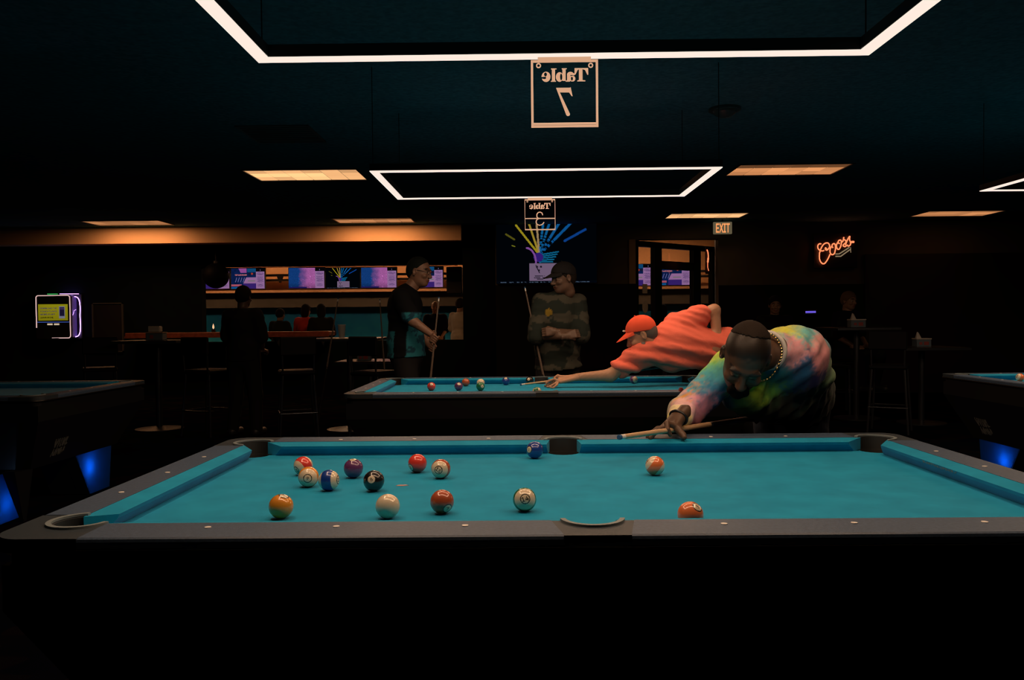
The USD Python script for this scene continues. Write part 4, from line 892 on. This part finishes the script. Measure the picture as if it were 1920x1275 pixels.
def trousers(J, sc, h, grow, fat=0.0):
    P = np.array([J['pelvis'], J['waist'], *J['kn'], *J['an']]); F_ = Field(P.min(0) - .24, P.max(0) + .24, h); r, g = sc, grow; hx_ = unit(J['hip'][0] - J['hip'][1])
    F_.ell(J['pelvis'], (.168 * r + g, .118 * r + g + fat, .118 * r + g), basis(np.cross(J['chest'] - J['pelvis'], hx_), J['chest'] - J['pelvis']), k=.05)
    F_.cone(J['pelvis'], J['pelvis'] * .45 + J['waist'] * .55, .128 * r + g + fat, .120 * r + g + fat, k=.05)
    for i in (0, 1):
        F_.cone(J['hip'][i], J['kn'][i], .092 * r + g, .064 * r + g, k=.05); F_.cone(J['kn'][i], J['an'][i], .064 * r + g, .054 * r + g, k=.03)
    return F_.mesh()
def shoe(an, toe, mat, parent):
    d = unit((toe - an) * (1, 1, 0)); F_ = Field(np.minimum(an, toe) - .14, np.maximum(an, toe) + .14, .009); b = np.array([an[0], an[1], 0.0])
    F_.cone(b + d * -.03 + [0, 0, .045], b + d * .17 + [0, 0, .038], .047, .040, k=.02); F_.cone(b + [0, 0, .06], b + [0, 0, .10], .048, .050, k=.03); F_.cut((0, 0, .001), (0, 0, -1)); part(parent, 'shoe', F_.mesh(), mat, smooth=True)
def person(label, J, c, B, skin, hands, clothes, headsc=1.0, h=.012, hh=.0055, fat=0.0, sc=1.0, old=False, group=None, stubble=None):
    t = thing('person', label, 'person', (0, 0, 0), 0, group)
    pcs = [trunk(J, sc, h, skin, fat), head_mesh(c, B, skin, headsc, hh, old, stubble)] + hands
    F_ = Field(np.minimum(J['neck'], c) - .12, np.maximum(J['neck'], c) + .12, .009)
    F_.cone(J['neck'] * .9 + J['chest'] * .1, c + B[2] * -.07 * headsc + B[1] * -.015, .062 * sc, .056 * sc, k=.02); m = F_.mesh(); pcs.append((np.array(m.vertices), m.faces, np.tile(np.asarray(skin, float), (len(m.vertices), 1))))
    m, col = weld(pcs)
    part(t, 'body', m, SKINM, smooth=True, cd=col)
    clothes(t)
    return t
def fabric(name, col, rough=.9, **kw): return pbr(name, col, rough, bump=.3, bscale=900, specular_ior_level=.15, **kw)
JEANS = fabric('dark_denim', (.018, .024, .040)); DARKPANTS = fabric('dark_trousers', (.012, .012, .014)); SHOEM = pbr('dark_shoe', (.015, .015, .016), .5)
Z = np.array([0, 0, 1.0])
def legs(pel, axis, fwd, knee=(0, 0), spread=.10, step=(0, 0), anz=.085, drop=.50):
    ax = unit(axis * (1, 1, 0)); f = unit(np.asarray(fwd) * (1, 1, 0)); hips, kn, an, toe = [], [], [], []
    for i, s in enumerate((1, -1)):
        h = pel + ax * s * .09 - Z * .06; a = np.array([h[0], h[1], 0]) + ax * s * (spread - .05) + f * step[i]; a[2] = anz
        k = h * .48 + a * .52 + f * (.04 + knee[i]); hips.append(h); kn.append(k); an.append(a); toe.append(a + f * .15 - Z * (anz - .035))
    return tuple(hips), tuple(kn), tuple(an), tuple(toe)
def fist(wr, kn, n, skin, h=.004, w=.078):
    a = unit(np.asarray(kn) - wr); n = np.asarray(n, float); s = unit(np.cross(a, n)); F4 = []
    for i in range(4):
        b = np.asarray(kn) + s * (i - 1.5) / 3 * (w - .018); F4.append(curl(b, [a * .7 + n * .7, n * .7 - a * .75, -a - n * .15], [.040, .027, .020]))
    th = [wr + a * .025 - s * w * .36, wr + a * .055 - s * w * .52 + n * .015, wr + a * .078 - s * w * .30 + n * .036, wr + a * .08 - s * w * .05 + n * .04]
    return hand_mesh(wr, kn, n, F4, th, skin, h, w)

# ---- the player in the tie-dye shirt, bent over the far rail of the near table
SK1 = (.10, .053, .032)
J = dict(neck=pt(1450, 654, 3.36), chest=pt(1474, 682, 3.52), waist=pt(1482, 712, 3.72), pelvis=pt(1484, 748, 3.90))
J['sh'] = (pt(1372, 684, 3.33), pt(1503, 662, 3.50))
w0 = pt(1269, 786, 3.07)
cd1 = unit(C1J - C1T); g1 = C1T + cd1 * 1.30
J['wr'] = (w0, g1 + np.array([.03, .02, .075]))
J['el'] = (ik(J['sh'][0], w0, .275, .255, (-.1, .7, -.35)), pt(1532, 704, 3.60))
J['hip'], J['kn'], J['an'], J['toe'] = legs(J['pelvis'], J['sh'][0] - J['sh'][1], (-.35, -1, 0), step=(-.05, .05))
c1 = pt(1398, 669, 3.12); B1 = basis((-.25, -.58, -.775), (.06, -.6, .78))
kn = pt(1254, 801, 3.035)
q = lambda *d: kn + np.array(d)
fing = [[q(-.014, -.036, .020), q(-.016, -.062, .000), q(-.006, -.060, -.020)], [q(-.040, -.018, -.004), q(-.062, -.026, -.022), q(-.074, -.030, -.036)], [q(-.042, .002, -.006), q(-.066, .000, -.022), q(-.080, -.002, -.036)], [q(-.036, .020, -.008), q(-.056, .024, -.022), q(-.068, .024, -.035)]]
thumb = [w0 + [.002, -.02, -.012], pt(1272, 806, 3.005), pt(1280, 815, 2.985), pt(1283, 820, 2.97)]
handR = hand_mesh(w0, kn, (0, .25, .97), fing, thumb, SK1, .0032, .082)
handL = fist(J['wr'][1], g1 + np.array([.0, .0, .018]), np.array([-.75, .55, -.2]), SK1, .005)
TIE = painted('tie_dye_cotton', .9, sheen_weight=.1)
dye_shade_seeds = [(1440, 640, 3.36, (185, 205, 90)), (1480, 614, 3.42, (200, 200, 70)), (1455, 650, 3.36, (90, 175, 180)), (1500, 630, 3.42, (95, 175, 175)), (1540, 640, 3.5, (90, 150, 160)), (1530, 655, 3.42, (240, 150, 145)), (1478, 662, 3.36, (235, 150, 155)), (1470, 655, 3.36, (230, 140, 150)), (1555, 690, 3.5, (120, 150, 110)), (1540, 670, 3.4, (225, 135, 140)),
         (1495, 690, 3.38, (20, 85, 130)), (1520, 700, 3.45, (35, 45, 110)), (1460, 705, 3.35, (15, 110, 130)), (1450, 730, 3.35, (70, 135, 60)), (1425, 742, 3.33, (150, 180, 50)), (1400, 760, 3.33, (60, 110, 60)), (1370, 770, 3.3, (25, 60, 100)), (1500, 740, 3.5, (30, 70, 70)), (1530, 740, 3.55, (45, 80, 60)), (1390, 735, 3.3, (40, 90, 60)),
         (1352, 655, 3.28, (195, 205, 80)), (1340, 672, 3.26, (120, 190, 70)), (1345, 690, 3.25, (75, 160, 170)), (1325, 705, 3.22, (70, 165, 185)), (1315, 712, 3.2, (245, 150, 70)), (1335, 725, 3.22, (45, 120, 160)), (1300, 728, 3.18, (235, 165, 160)), (1310, 748, 3.15, (240, 165, 170)), (1335, 755, 3.2, (225, 140, 165)), (1280, 762, 3.1, (235, 190, 150)), (1262, 775, 3.05, (225, 205, 105)), (1285, 785, 3.06, (220, 190, 110)), (1540, 765, 3.8, (22, 34, 40)), (1500, 780, 3.7, (20, 40, 60)), (1450, 775, 3.5, (30, 50, 40)), (1400, 790, 3.5, (18, 30, 50)), (1480, 800, 3.8, (15, 25, 40)), (1440, 782, 3.72, (18, 26, 42)), (1470, 762, 3.68, (22, 34, 40)), (1420, 775, 3.65, (18, 26, 36)), (1556, 730, 3.8, (40, 58, 44)), (1560, 752, 3.9, (18, 28, 30)), (1450, 760, 3.5, (30, 44, 40)), (1430, 760, 3.45, (36, 60, 40))]  # the near-black seeds low on the shirt paint its shadow into the dye
def tie_dye_with_shade(v):
    S = np.array([pt(*s[:3]) for s in dye_shade_seeds]); C = np.array([lin(*s[3]) for s in dye_shade_seeds]); C = C / (.76, .72, .68) ; C = np.clip(C, 0, .85)
    acc, ws = np.zeros((len(v), 3)), np.zeros(len(v))
    for k in range(len(S)):
        d = v - S[k]; r = np.linalg.norm(d, axis=1); u = d / (r[:, None] + 1e-6)
        st = meshkit.noise(u * 7 + k * 3.1, k) * .65 + meshkit.noise(u * 16 + k, k + 50) * .35
        w = np.exp(-((r * (.55 + .95 * st)) / .036) ** 2) + 1e-9 / (r + .02) ** 2
        acc += w[:, None] * C[k]; ws += w
    c = acc / ws[:, None]; n = meshkit.fbm(v * 60, 2, 5)[:, None]
    return np.clip(c * (.82 + .36 * n), .004, .9)
def clothes1(t):
    F_ = shirt_field(J, 1.06, .008, .014, (1.80, 1.80), .50, .012, .006, 0, ((pt(1400, 735, 3.42), pt(1470, 752, 3.62), .085, .10), (pt(1376, 745, 3.38), pt(1440, 762, 3.6), .05, .07)))
    F_.cut(w0 + (J['el'][0] - w0) * .14, w0 - J['el'][0])if False else None
    m = F_.mesh(); m = folds(m, (.55, .25, -.8), .0040, 13, .25, seed=2); m = folds(m, (.9, .2, .3), .0030, 17, .3, seed=8)
    sh = part(t, 'shirt', m, TIE, smooth=True, cd=tie_dye_with_shade(m.vertices))
    part(t, 'trousers', folds(trousers(J, 1.06, .010, .014), Z, .004, 9, seed=4), JEANS, smooth=True)
    for i in (0, 1): shoe(J['an'][i], J['toe'][i], SHOEM, t)
    part(t, 'hair', head_local(c1, B1, 1.10, lambda f: short_hair(f, .0012, .118)), hairmat((.019, .0135, .0105)), smooth=True)
    def beard(f):
        f.ell((0, .078, -.096), (.030, .034, .034), k=0); f.ell((0, .103, -.050), (.028, .012, .006), k=.006)
        for s in (-1, 1): f.cone((s * .022, .098, -.056), (s * .026, .088, -.092), .010, .014, k=.01)
    part(t, 'beard', head_local(c1, B1, 1.10, beard, .004), hairmat((.004, .0035, .0035)), smooth=True)
    nb = basis(c1 - J['neck'], Z); nc = J['neck'] * .62 + (c1 + B1[2] * -.07) * .38
    th = np.linspace(0, 2 * np.pi, 41)
    part(t, 'collar', tube([J['neck'] * .80 + c1 * .20 + nb[0] * .070 * math.cos(a) + nb[2] * .074 * math.sin(a) for a in th], .009, 8, False), pbr('white_collar', (.62, .62, .60), .9), smooth=True)
    ch = np.linspace(0, 2 * np.pi, 241)
    part(t, 'necklace', tube([J['neck'] * .70 + c1 * .30 + nb[0] * .074 * math.cos(a) + nb[2] * .078 * math.sin(a) - Z * .045 * max(0, -math.sin(a - .5)) + nb[1] * .02 for a in ch], .0035 + .0022 * np.cos(ch * 40), 6, False), pbr('gold_chain', (.85, .62, .28), .18, 1.0), smooth=True)
    d = unit(kn - w0); fb = basis(d, Z)
    part(t, 'bracelet', tube([w0 - d * .012 + fb[0] * .036 * math.cos(a) + fb[2] * .030 * math.sin(a) for a in th], .0055, 8, False), pbr('black_band', (.01, .01, .012), .35), smooth=True)
person('person in tie-dye shirt with shaved head, bending over the near table with a cue', J, c1, B1, SK1, [handR, handL], clothes1, 1.10, .011, .0040, .010, 1.06, stubble=(.020, .014, .011))

# ---- the player in the red cap, stretched across the second table
SK2 = (.46, .25, .155)
J = dict(neck=pt(1224, 640, 5.98), chest=pt(1264, 650, 6.01), waist=pt(1330, 657, 6.10), pelvis=pt(1388, 666, 6.2))
J['sh'] = (pt(1270, 607, 6.07), pt(1200, 666, 5.90)); w1 = pt(1084, 707, 5.93); w2_ = pt(1347, 650, 6.04)
J['wr'] = (w2_, w1); J['el'] = (pt(1339, 582, 6.08), ik(J['sh'][1], w1, .265, .235, (.1, -.5, -.8)))
J['hip'], J['kn'], J['an'], J['toe'] = legs(J['pelvis'], np.array([0, 1.0, 0]) * 1.0 if True else 0, (-1, 0, 0), step=(.1, -.15))
c2 = pt(1203, 628, 5.93); B2 = basis((-.88, .04, -.40), (-.4, .05, .9))
kn2 = pt(1050, 713, 5.925)
p = lambda x, y, d, z=None: (lambda a: np.array([a[0], a[1], a[2] if z is None else z]))(pt(x, y, d))
fing2 = [[p(1040, 711, 5.93), p(1030, 714, 5.93), p(1024, 719, 5.93)], [p(1038, 717, 5.95), p(1028, 722, 5.96), p(1022, 726, 5.97, .763)], [p(1040, 720, 5.90), p(1031, 725, 5.89), p(1026, 729, 5.88, .763)], [p(1044, 722, 5.87), p(1037, 727, 5.85), p(1032, 730, 5.84, .763)]]
th2 = [w1 + [-.02, .02, .0], p(1056, 707, 5.95), p(1046, 705, 5.96), p(1040, 708, 5.95)]
hand1 = hand_mesh(w1, kn2, (0, -.35, .93), fing2, th2, SK2, .004, .080)
g2 = C2T + C2D * np.linalg.norm(pt(1346, 674, 6.06) - C2T)
hand2 = fist(w2_, g2 + np.array([.0, 0, .012]), np.array([-1.0, .1, -.2]), SK2, .005)
RED = fabric('red_cotton', (.90, .19, .13)); REDCAP = fabric('red_cap_cloth', (.88, .11, .055))
def cap_parts(t, c, B, sc, mat, brim_len=.085, button=True):
    def dome(f):
        f.ell((0, -.012, .040), (.088, .108, .096), k=0); f.f = np.maximum(f.f, -(f.ax[2].reshape(1, 1, -1) - .026 - .30 * f.ax[1].reshape(1, -1, 1)).astype(np.float32))
    cp = part(t, 'cap', head_local(c, B, sc, dome, .005), mat, smooth=40)
    P = [];  n = 22
    for z in (0, .005):
        for a in np.linspace(-1, 1, n):
            y0 = .094 - .045 * a * a; P.append((.074 * a, y0, .040 + z + .012 * (1 - a * a)))
        for a in np.linspace(-1, 1, n):
            y1 = .094 + brim_len * math.sqrt(max(0, 1 - a * a)) - .045 * a * a; P.append((.076 * a, y1, .034 + z - .012 * a * a - .012 * (1 - a * a)))
    P = np.array(P); F = []
    for k in range(n - 1):
        a, b, c_, d = k, k + 1, n + k + 1, n + k; F += [(a, c_, b), (a, d, c_)]; o = 2 * n; F += [(a + o, b + o, c_ + o), (a + o, c_ + o, d + o), (d, c_ + o, c_), (d, d + o, c_ + o)]
    part(cp, 'brim', trimesh.Trimesh((P * sc) @ B + c, F, process=False), mat, smooth=40)
    if button: part(cp, 'cap_button', trimesh.creation.icosphere(2, .007).apply_translation((np.array([0, -.012, .137]) * sc) @ B + c), mat)
    return cp
def clothes2(t):
    F_ = shirt_field(J, 1.08, .009, .014, (.62, .55), .28, .02, .018, .085); m = F_.mesh()
    d = unit(np.array([.22, -.1, .97])); m = folds(m, d, .0150, 9.5, .08, np.clip((1.13 - m.vertices[:, 2]) * 9, .25, 1), seed=11, floor=.15); m = folds(m, (.35, .2, .9), .004, 19, .2, seed=5)
    part(t, 'shirt', m, RED, smooth=True)
    part(t, 'trousers', trousers(J, 1.06, .014, .014, .01), DARKPANTS, smooth=True)
    for i in (0, 1): shoe(J['an'][i], J['toe'][i], SHOEM, t)
    cp = cap_parts(t, c2, B2, 1.06, REDCAP)
    part(cp, 'logo_patch', trimesh.creation.icosphere(2, .012).apply_transform(np.diag([1, .3, .6, 1])).apply_translation((np.array([-.0, .098, .075]) * 1.06) @ B2 + c2), WHITE)
    part(t, 'hair', head_local(c2, B2, 1.04, lambda f: short_hair(f, .004, -.02)), hairmat((.14, .12, .11)), smooth=True)
    def beard(f):
        f.ell((0, .080, -.092), (.040, .036, .034), k=0)
        for s in (-1, 1): f.cone((s * .062, .02, -.06), (s * .030, .080, -.096), .018, .022, k=.02)
    part(t, 'beard', head_local(c2, B2, 1.04, beard, .005), hairmat((.22, .20, .19)), smooth=True)
person('person in red shirt and red cap, leaning over the second table to shoot', J, c2, B2, SK2, [hand1, hand2], clothes2, 1.04, .012, .0050, .015, 1.06, old=True)

# ---- onlooker in glasses with a cue
def pd(x, y, d): return pt(x, y, d * 1.075)
SK3 = (.20, .11, .075)
J = dict(neck=pd(766, 543, 6.86), chest=pd(759, 574, 6.88), waist=pd(760, 628, 6.88), pelvis=pd(762, 662, 6.88))
J['sh'] = (pd(752, 558, 6.70), pd(766, 556, 7.05)); J['wr'] = (pd(812, 629, 6.62), pd(800, 640, 6.98)); J['el'] = (pd(774, 602, 6.62), pd(775, 605, 7.10))
J['hip'], J['kn'], J['an'], J['toe'] = legs(J['pelvis'], J['sh'][0] - J['sh'][1], (1, -.25, 0), step=(.05, -.08))
c3 = pd(786, 510, 6.86); B3 = basis((.92, -.30, -.16), (.15, 0, .98))
top3, bot3 = pd(823, 557, 6.60), atz(791, 868.5, .004); bot3 = np.array([bot3[0], bot3[1], .004])
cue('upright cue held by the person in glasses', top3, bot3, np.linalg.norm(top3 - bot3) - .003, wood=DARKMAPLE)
d3 = unit(bot3 - top3); g3 = top3 + d3 * ((J['wr'][0] - top3) @ d3 + .02)
h3 = fist(J['wr'][0], g3 + np.array([-.018, -.028, .004]) , unit(np.array([.5, .85, 0])), SK3, .005)
h3b = fist(J['wr'][1], J['wr'][1] + np.array([.06, -.03, -.05]), unit(np.array([0, -1, -.3])), SK3, .005)
JERSEY = painted('printed_jersey', .9, specular_ior_level=.1)
def clothes3(t):
    m = shirt_field(J, 1.06, .012, .018, (.75, .75), .62, .01, .015).mesh(); m = folds(m, (.2, .1, 1), .004, 9, seed=3)
    v = m.vertices; x = (v - J['chest']) @ unit(np.array([1, -.25, 0])); n = meshkit.fbm(v * 14, 3, 2); col = np.tile((.004, .0045, .0055), (len(v), 1))
    k = ((x > .085) & (v[:, 2] < J['chest'][2] - .06)) | ((v[:, 2] < 1.16) & (x < -.03)); col[k] = np.where(n[k, None] > .48, (.02, .15, .20), (.012, .05, .08))
    part(t, 'jersey', m, JERSEY, smooth=True, cd=col); part(t, 'trousers', trousers(J, 1.06, .014, .016), DARKPANTS, smooth=True)
    for i in (0, 1): shoe(J['an'][i], J['toe'][i], SHOEM, t)
    part(t, 'hair', head_local(c3, B3, 1.06, lambda f: short_hair(f, .006, .015)), hairmat((.008, .012, .010)), smooth=True)
    L2 = lambda *a: (np.array(a) * 1.06) @ B3 + c3; ring = lambda s: tube([L2(s * .033 + .024 * math.cos(a), .106, .006 + .016 * math.sin(a)) for a in np.linspace(0, 2 * np.pi, 25)], .0022, 6, False)
    part(t, 'glasses', join(ring(-1), ring(1), tube([L2(-.010, .108, .01), L2(.010, .108, .01)], .002, 6), tube([L2(.057, .104, .01), L2(.083, .0, .012)], .002, 6), tube([L2(-.057, .104, .01), L2(-.083, .0, .012)], .002, 6)), BLACK)
person('person in glasses and black teal-sided jersey standing behind the second table', J, c3, B3, SK3, [h3, h3b], clothes3, 1.06, .013, .0055, 0, 1.06)

# ---- onlooker in a dark cap with folded arms
J = dict(neck=pd(1056, 551, 6.72), chest=pd(1046, 588, 6.74), waist=pd(1044, 638, 6.74), pelvis=pd(1046, 670, 6.76))
J['sh'] = (pd(1014, 566, 6.70), pd(1084, 567, 6.78)); J['wr'] = (pd(1063, 630, 6.50), pd(1040, 622, 6.52)); J['el'] = (pd(1006, 630, 6.60), pd(1090, 628, 6.66))
J['hip'], J['kn'], J['an'], J['toe'] = legs(J['pelvis'], J['sh'][0] - J['sh'][1], (-.45, -.9, 0))
c4 = pd(1056, 522, 6.66); B4 = basis((-.86, -.48, -.16), (-.1, 0, 1))
SK4 = (.11, .065, .045)
h4 = fist(J['wr'][0], J['wr'][0] + np.array([.072, -.01, .02]), unit(np.array([.1, 1, -.3])), SK4, .005); h4b = fist(J['wr'][1], J['wr'][1] + np.array([-.07, -.02, -.0]), unit(np.array([-.1, 1, -.2])), SK4, .005)
FLORAL = painted('pale_floral_shirt', .9, specular_ior_level=.1)
def clothes4(t):
    m = shirt_field(J, 1.09, .012, .018, (1.0, 1.0), .80, .015, .015).mesh(); m = folds(m, (.2, .1, 1), .004, 9, seed=13); v = m.vertices
    n = meshkit.fbm(v * 11, 3, 6); col = np.where(n[:, None] > .52, (.055, .056, .045), (.018, .025, .022)); s = np.linalg.norm(v - pd(1029, 585, 6.6), axis=1) < .034 + .03 * (n - .5); col[s] = (.22, .15, .02)
    part(t, 'shirt', m, FLORAL, smooth=True, cd=col); part(t, 'trousers', trousers(J, 1.06, .014, .016), DARKPANTS, smooth=True)
    for i in (0, 1): shoe(J['an'][i], J['toe'][i], SHOEM, t)
    cap_parts(t, c4, B4, 1.10, fabric('black_cap_cloth', (.012, .012, .014)))
    part(t, 'hair', head_local(c4, B4, 1.06, lambda f: short_hair(f, .006, -.02)), hairmat((.015, .012, .010)), smooth=True)
person('person in dark cap and pale floral shirt with folded arms, before the television', J, c4, B4, SK4, [h4, h4b], clothes4, 1.06, .013, .0055, .01, 1.07)
t4, b4 = pd(984, 538, 6.62), atz(1053, 867, .004); b4 = np.array([b4[0], b4[1] , .004]); b4 = t4 + unit(b4 - t4) * 1.0 if False else b4
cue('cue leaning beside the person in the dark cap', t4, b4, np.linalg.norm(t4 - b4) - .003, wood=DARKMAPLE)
for (x0, y0, x1, y1, lb) in ((634, 559, 592, 817, 'cue leaning left of the clear plastic cup'), (712, 561, 729, 819, 'cue leaning just left of the person in glasses')):
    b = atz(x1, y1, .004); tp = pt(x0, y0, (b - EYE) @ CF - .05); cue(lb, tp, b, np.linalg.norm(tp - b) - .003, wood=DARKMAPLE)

# ---- people further back, mostly silhouettes
def simple_person(label, px_, py_, D, fwd, skin, shirt, hair, sc=1.0, long_hair=False, seat=None, group=None, cap=None):
    c = pt(px_, py_, D); f = unit(np.array([fwd[0], fwd[1], 0.0])); r = unit(np.cross(f, Z)); B = basis(f - Z * .12, Z)
    Ht = c[2] / .935; k = Ht / 1.75 if seat is None else sc
    dz = lambda z: np.array([c[0], c[1], z]) - f * .03
    hz = c[2]
    J = dict(neck=dz(hz - .165 * k), chest=dz(hz - .34 * k), waist=dz(hz - .56 * k), pelvis=dz(hz - .70 * k))
    sh = hz - .215 * k; J['sh'] = (dz(sh) + r * .175 * k, dz(sh) - r * .175 * k); J['el'] = tuple(dz(sh - .28 * k) + s * r * .22 * k + f * .03 for s in (1, -1)); J['wr'] = tuple(dz(sh - .42 * k) + s * r * .12 * k + f * .24 * k for s in (1, -1))
    if seat is None: J['hip'], J['kn'], J['an'], J['toe'] = legs(J['pelvis'], r, f)
    else:
        J['hip'] = tuple(J['pelvis'] + s * r * .09 - Z * .03 for s in (1, -1)); J['kn'] = tuple(h_ + f * .40 - Z * .02 + s * r * .04 for h_, s in zip(J['hip'], (1, -1))); J['an'] = tuple(q_ - f * .08 - Z * .38 for q_ in J['kn']); J['toe'] = tuple(q_ + f * .14 - Z * .04 for q_ in J['an'])
    hd = [fist(J['wr'][i], J['wr'][i] + f * .075, unit(-Z * .9 - (1, -1)[i] * r * .3), skin, .007) for i in (0, 1)]
    def cl(t):
        part(t, 'shirt', folds(shirt_field(J, k, .02, .02, (.9, .9), .7, .01, .015).mesh(), Z, .004, 8, seed=int(px_)), shirt, smooth=True)
        part(t, 'trousers', trousers(J, k, .02, .018), DARKPANTS, smooth=True)
        if seat is None:
            for i in (0, 1): shoe(J['an'][i], J['toe'][i], SHOEM, t)
        else:
            for i in (0, 1):
                F2 = Field(np.minimum(J['an'][i], J['toe'][i]) - .12, np.maximum(J['an'][i], J['toe'][i]) + .12, .012); F2.cone(J['an'][i], J['an'][i] - Z * .04, .056, .050, k=.03); F2.cone(J['an'][i] - Z * .04, J['toe'][i] + f * .03, .050, .044, k=.03); part(t, 'shoe', F2.mesh(), SHOEM, smooth=True)
        def hf(F_):
            short_hair(F_, .012, -.03)
            if long_hair: F_.ell((0, -.05, -.06), (.088, .055, .12), k=.03)
        if hair: part(t, 'hair', head_local(c, B, k, hf, .007), hairmat(hair), smooth=True)
        if cap: cap_parts(t, c, B, k * 1.05, cap)
    return person(label, J, c, B, skin, hd, cl, k, .02, .009, 0, k)
BLK = fabric('black_cloth', (.010, .010, .012)); GRN = fabric('dark_green_cloth', (.012, .018, .020)); WHT = fabric('white_cloth', (.45, .42, .38))
simple_person('dark figure seen from behind, standing in front of the drink rail', 457, 557, 9.0, (.15, 1), (.10, .06, .045), BLK, (.012, .010, .010))
simple_person('person with long dark hair and a red top beyond the drink rail', 574, 582, 15.4, (.25, 1), (.40, .22, .15), fabric('scarlet_cloth', (.62, .06, .05)), (.02, .012, .010), long_hair=True)
simple_person('person with black hair and dark coat beyond the drink rail', 602, 582, 15.0, (-.3, 1), (.3, .18, .12), BLK, (.010, .009, .009), long_hair=True)
simple_person('dark figure left of the person in the red top', 526, 590, 15.2, (.3, 1), (.2, .12, .09), GRN, (.012, .010, .010))
simple_person('bald person in dark jacket at the lanes, right of the person in glasses', 816, 576, 16.0, (.1, -1), (.55, .26, .14), BLK, None)
simple_person('person in white shirt at the lanes, half hidden by the dark column', 864, 572, 15.2, (.6, 1), (.4, .24, .17), WHT, (.03, .02, .015))
simple_person('dark-haired figure behind the storefront glass, above the red shirt', 1243, 582, 15.6, (.1, 1), (.3, .18, .12), BLK, (.010, .009, .009), long_hair=True)
s1p, s2p = pt(1453, 574, 10.8), pt(1592, 566, 10.6)
simple_person('shadowy seated person with dark hair near the right wall', 1453, 572, 10.8, (-.15, -1), (.30, .17, .11), BLK, (.015, .012, .010), seat=1, sc=.95)
simple_person('shadowy seated person with pale hair above the dim tissue box', 1592, 564, 10.7, (.5, -1), (.30, .17, .11), BLK, (.16, .10, .06), seat=1, sc=.95)
stool('bar_stool', 'bar stool under the shadowy dark-haired seated person', s1p[0], s1p[1] + .03, 8, s1p[2] - .70 * .95 - .15)
stool('bar_stool', 'bar stool under the shadowy pale-haired person', s2p[0], s2p[1] + .03, 27, s2p[2] - .70 * .95 - .15)
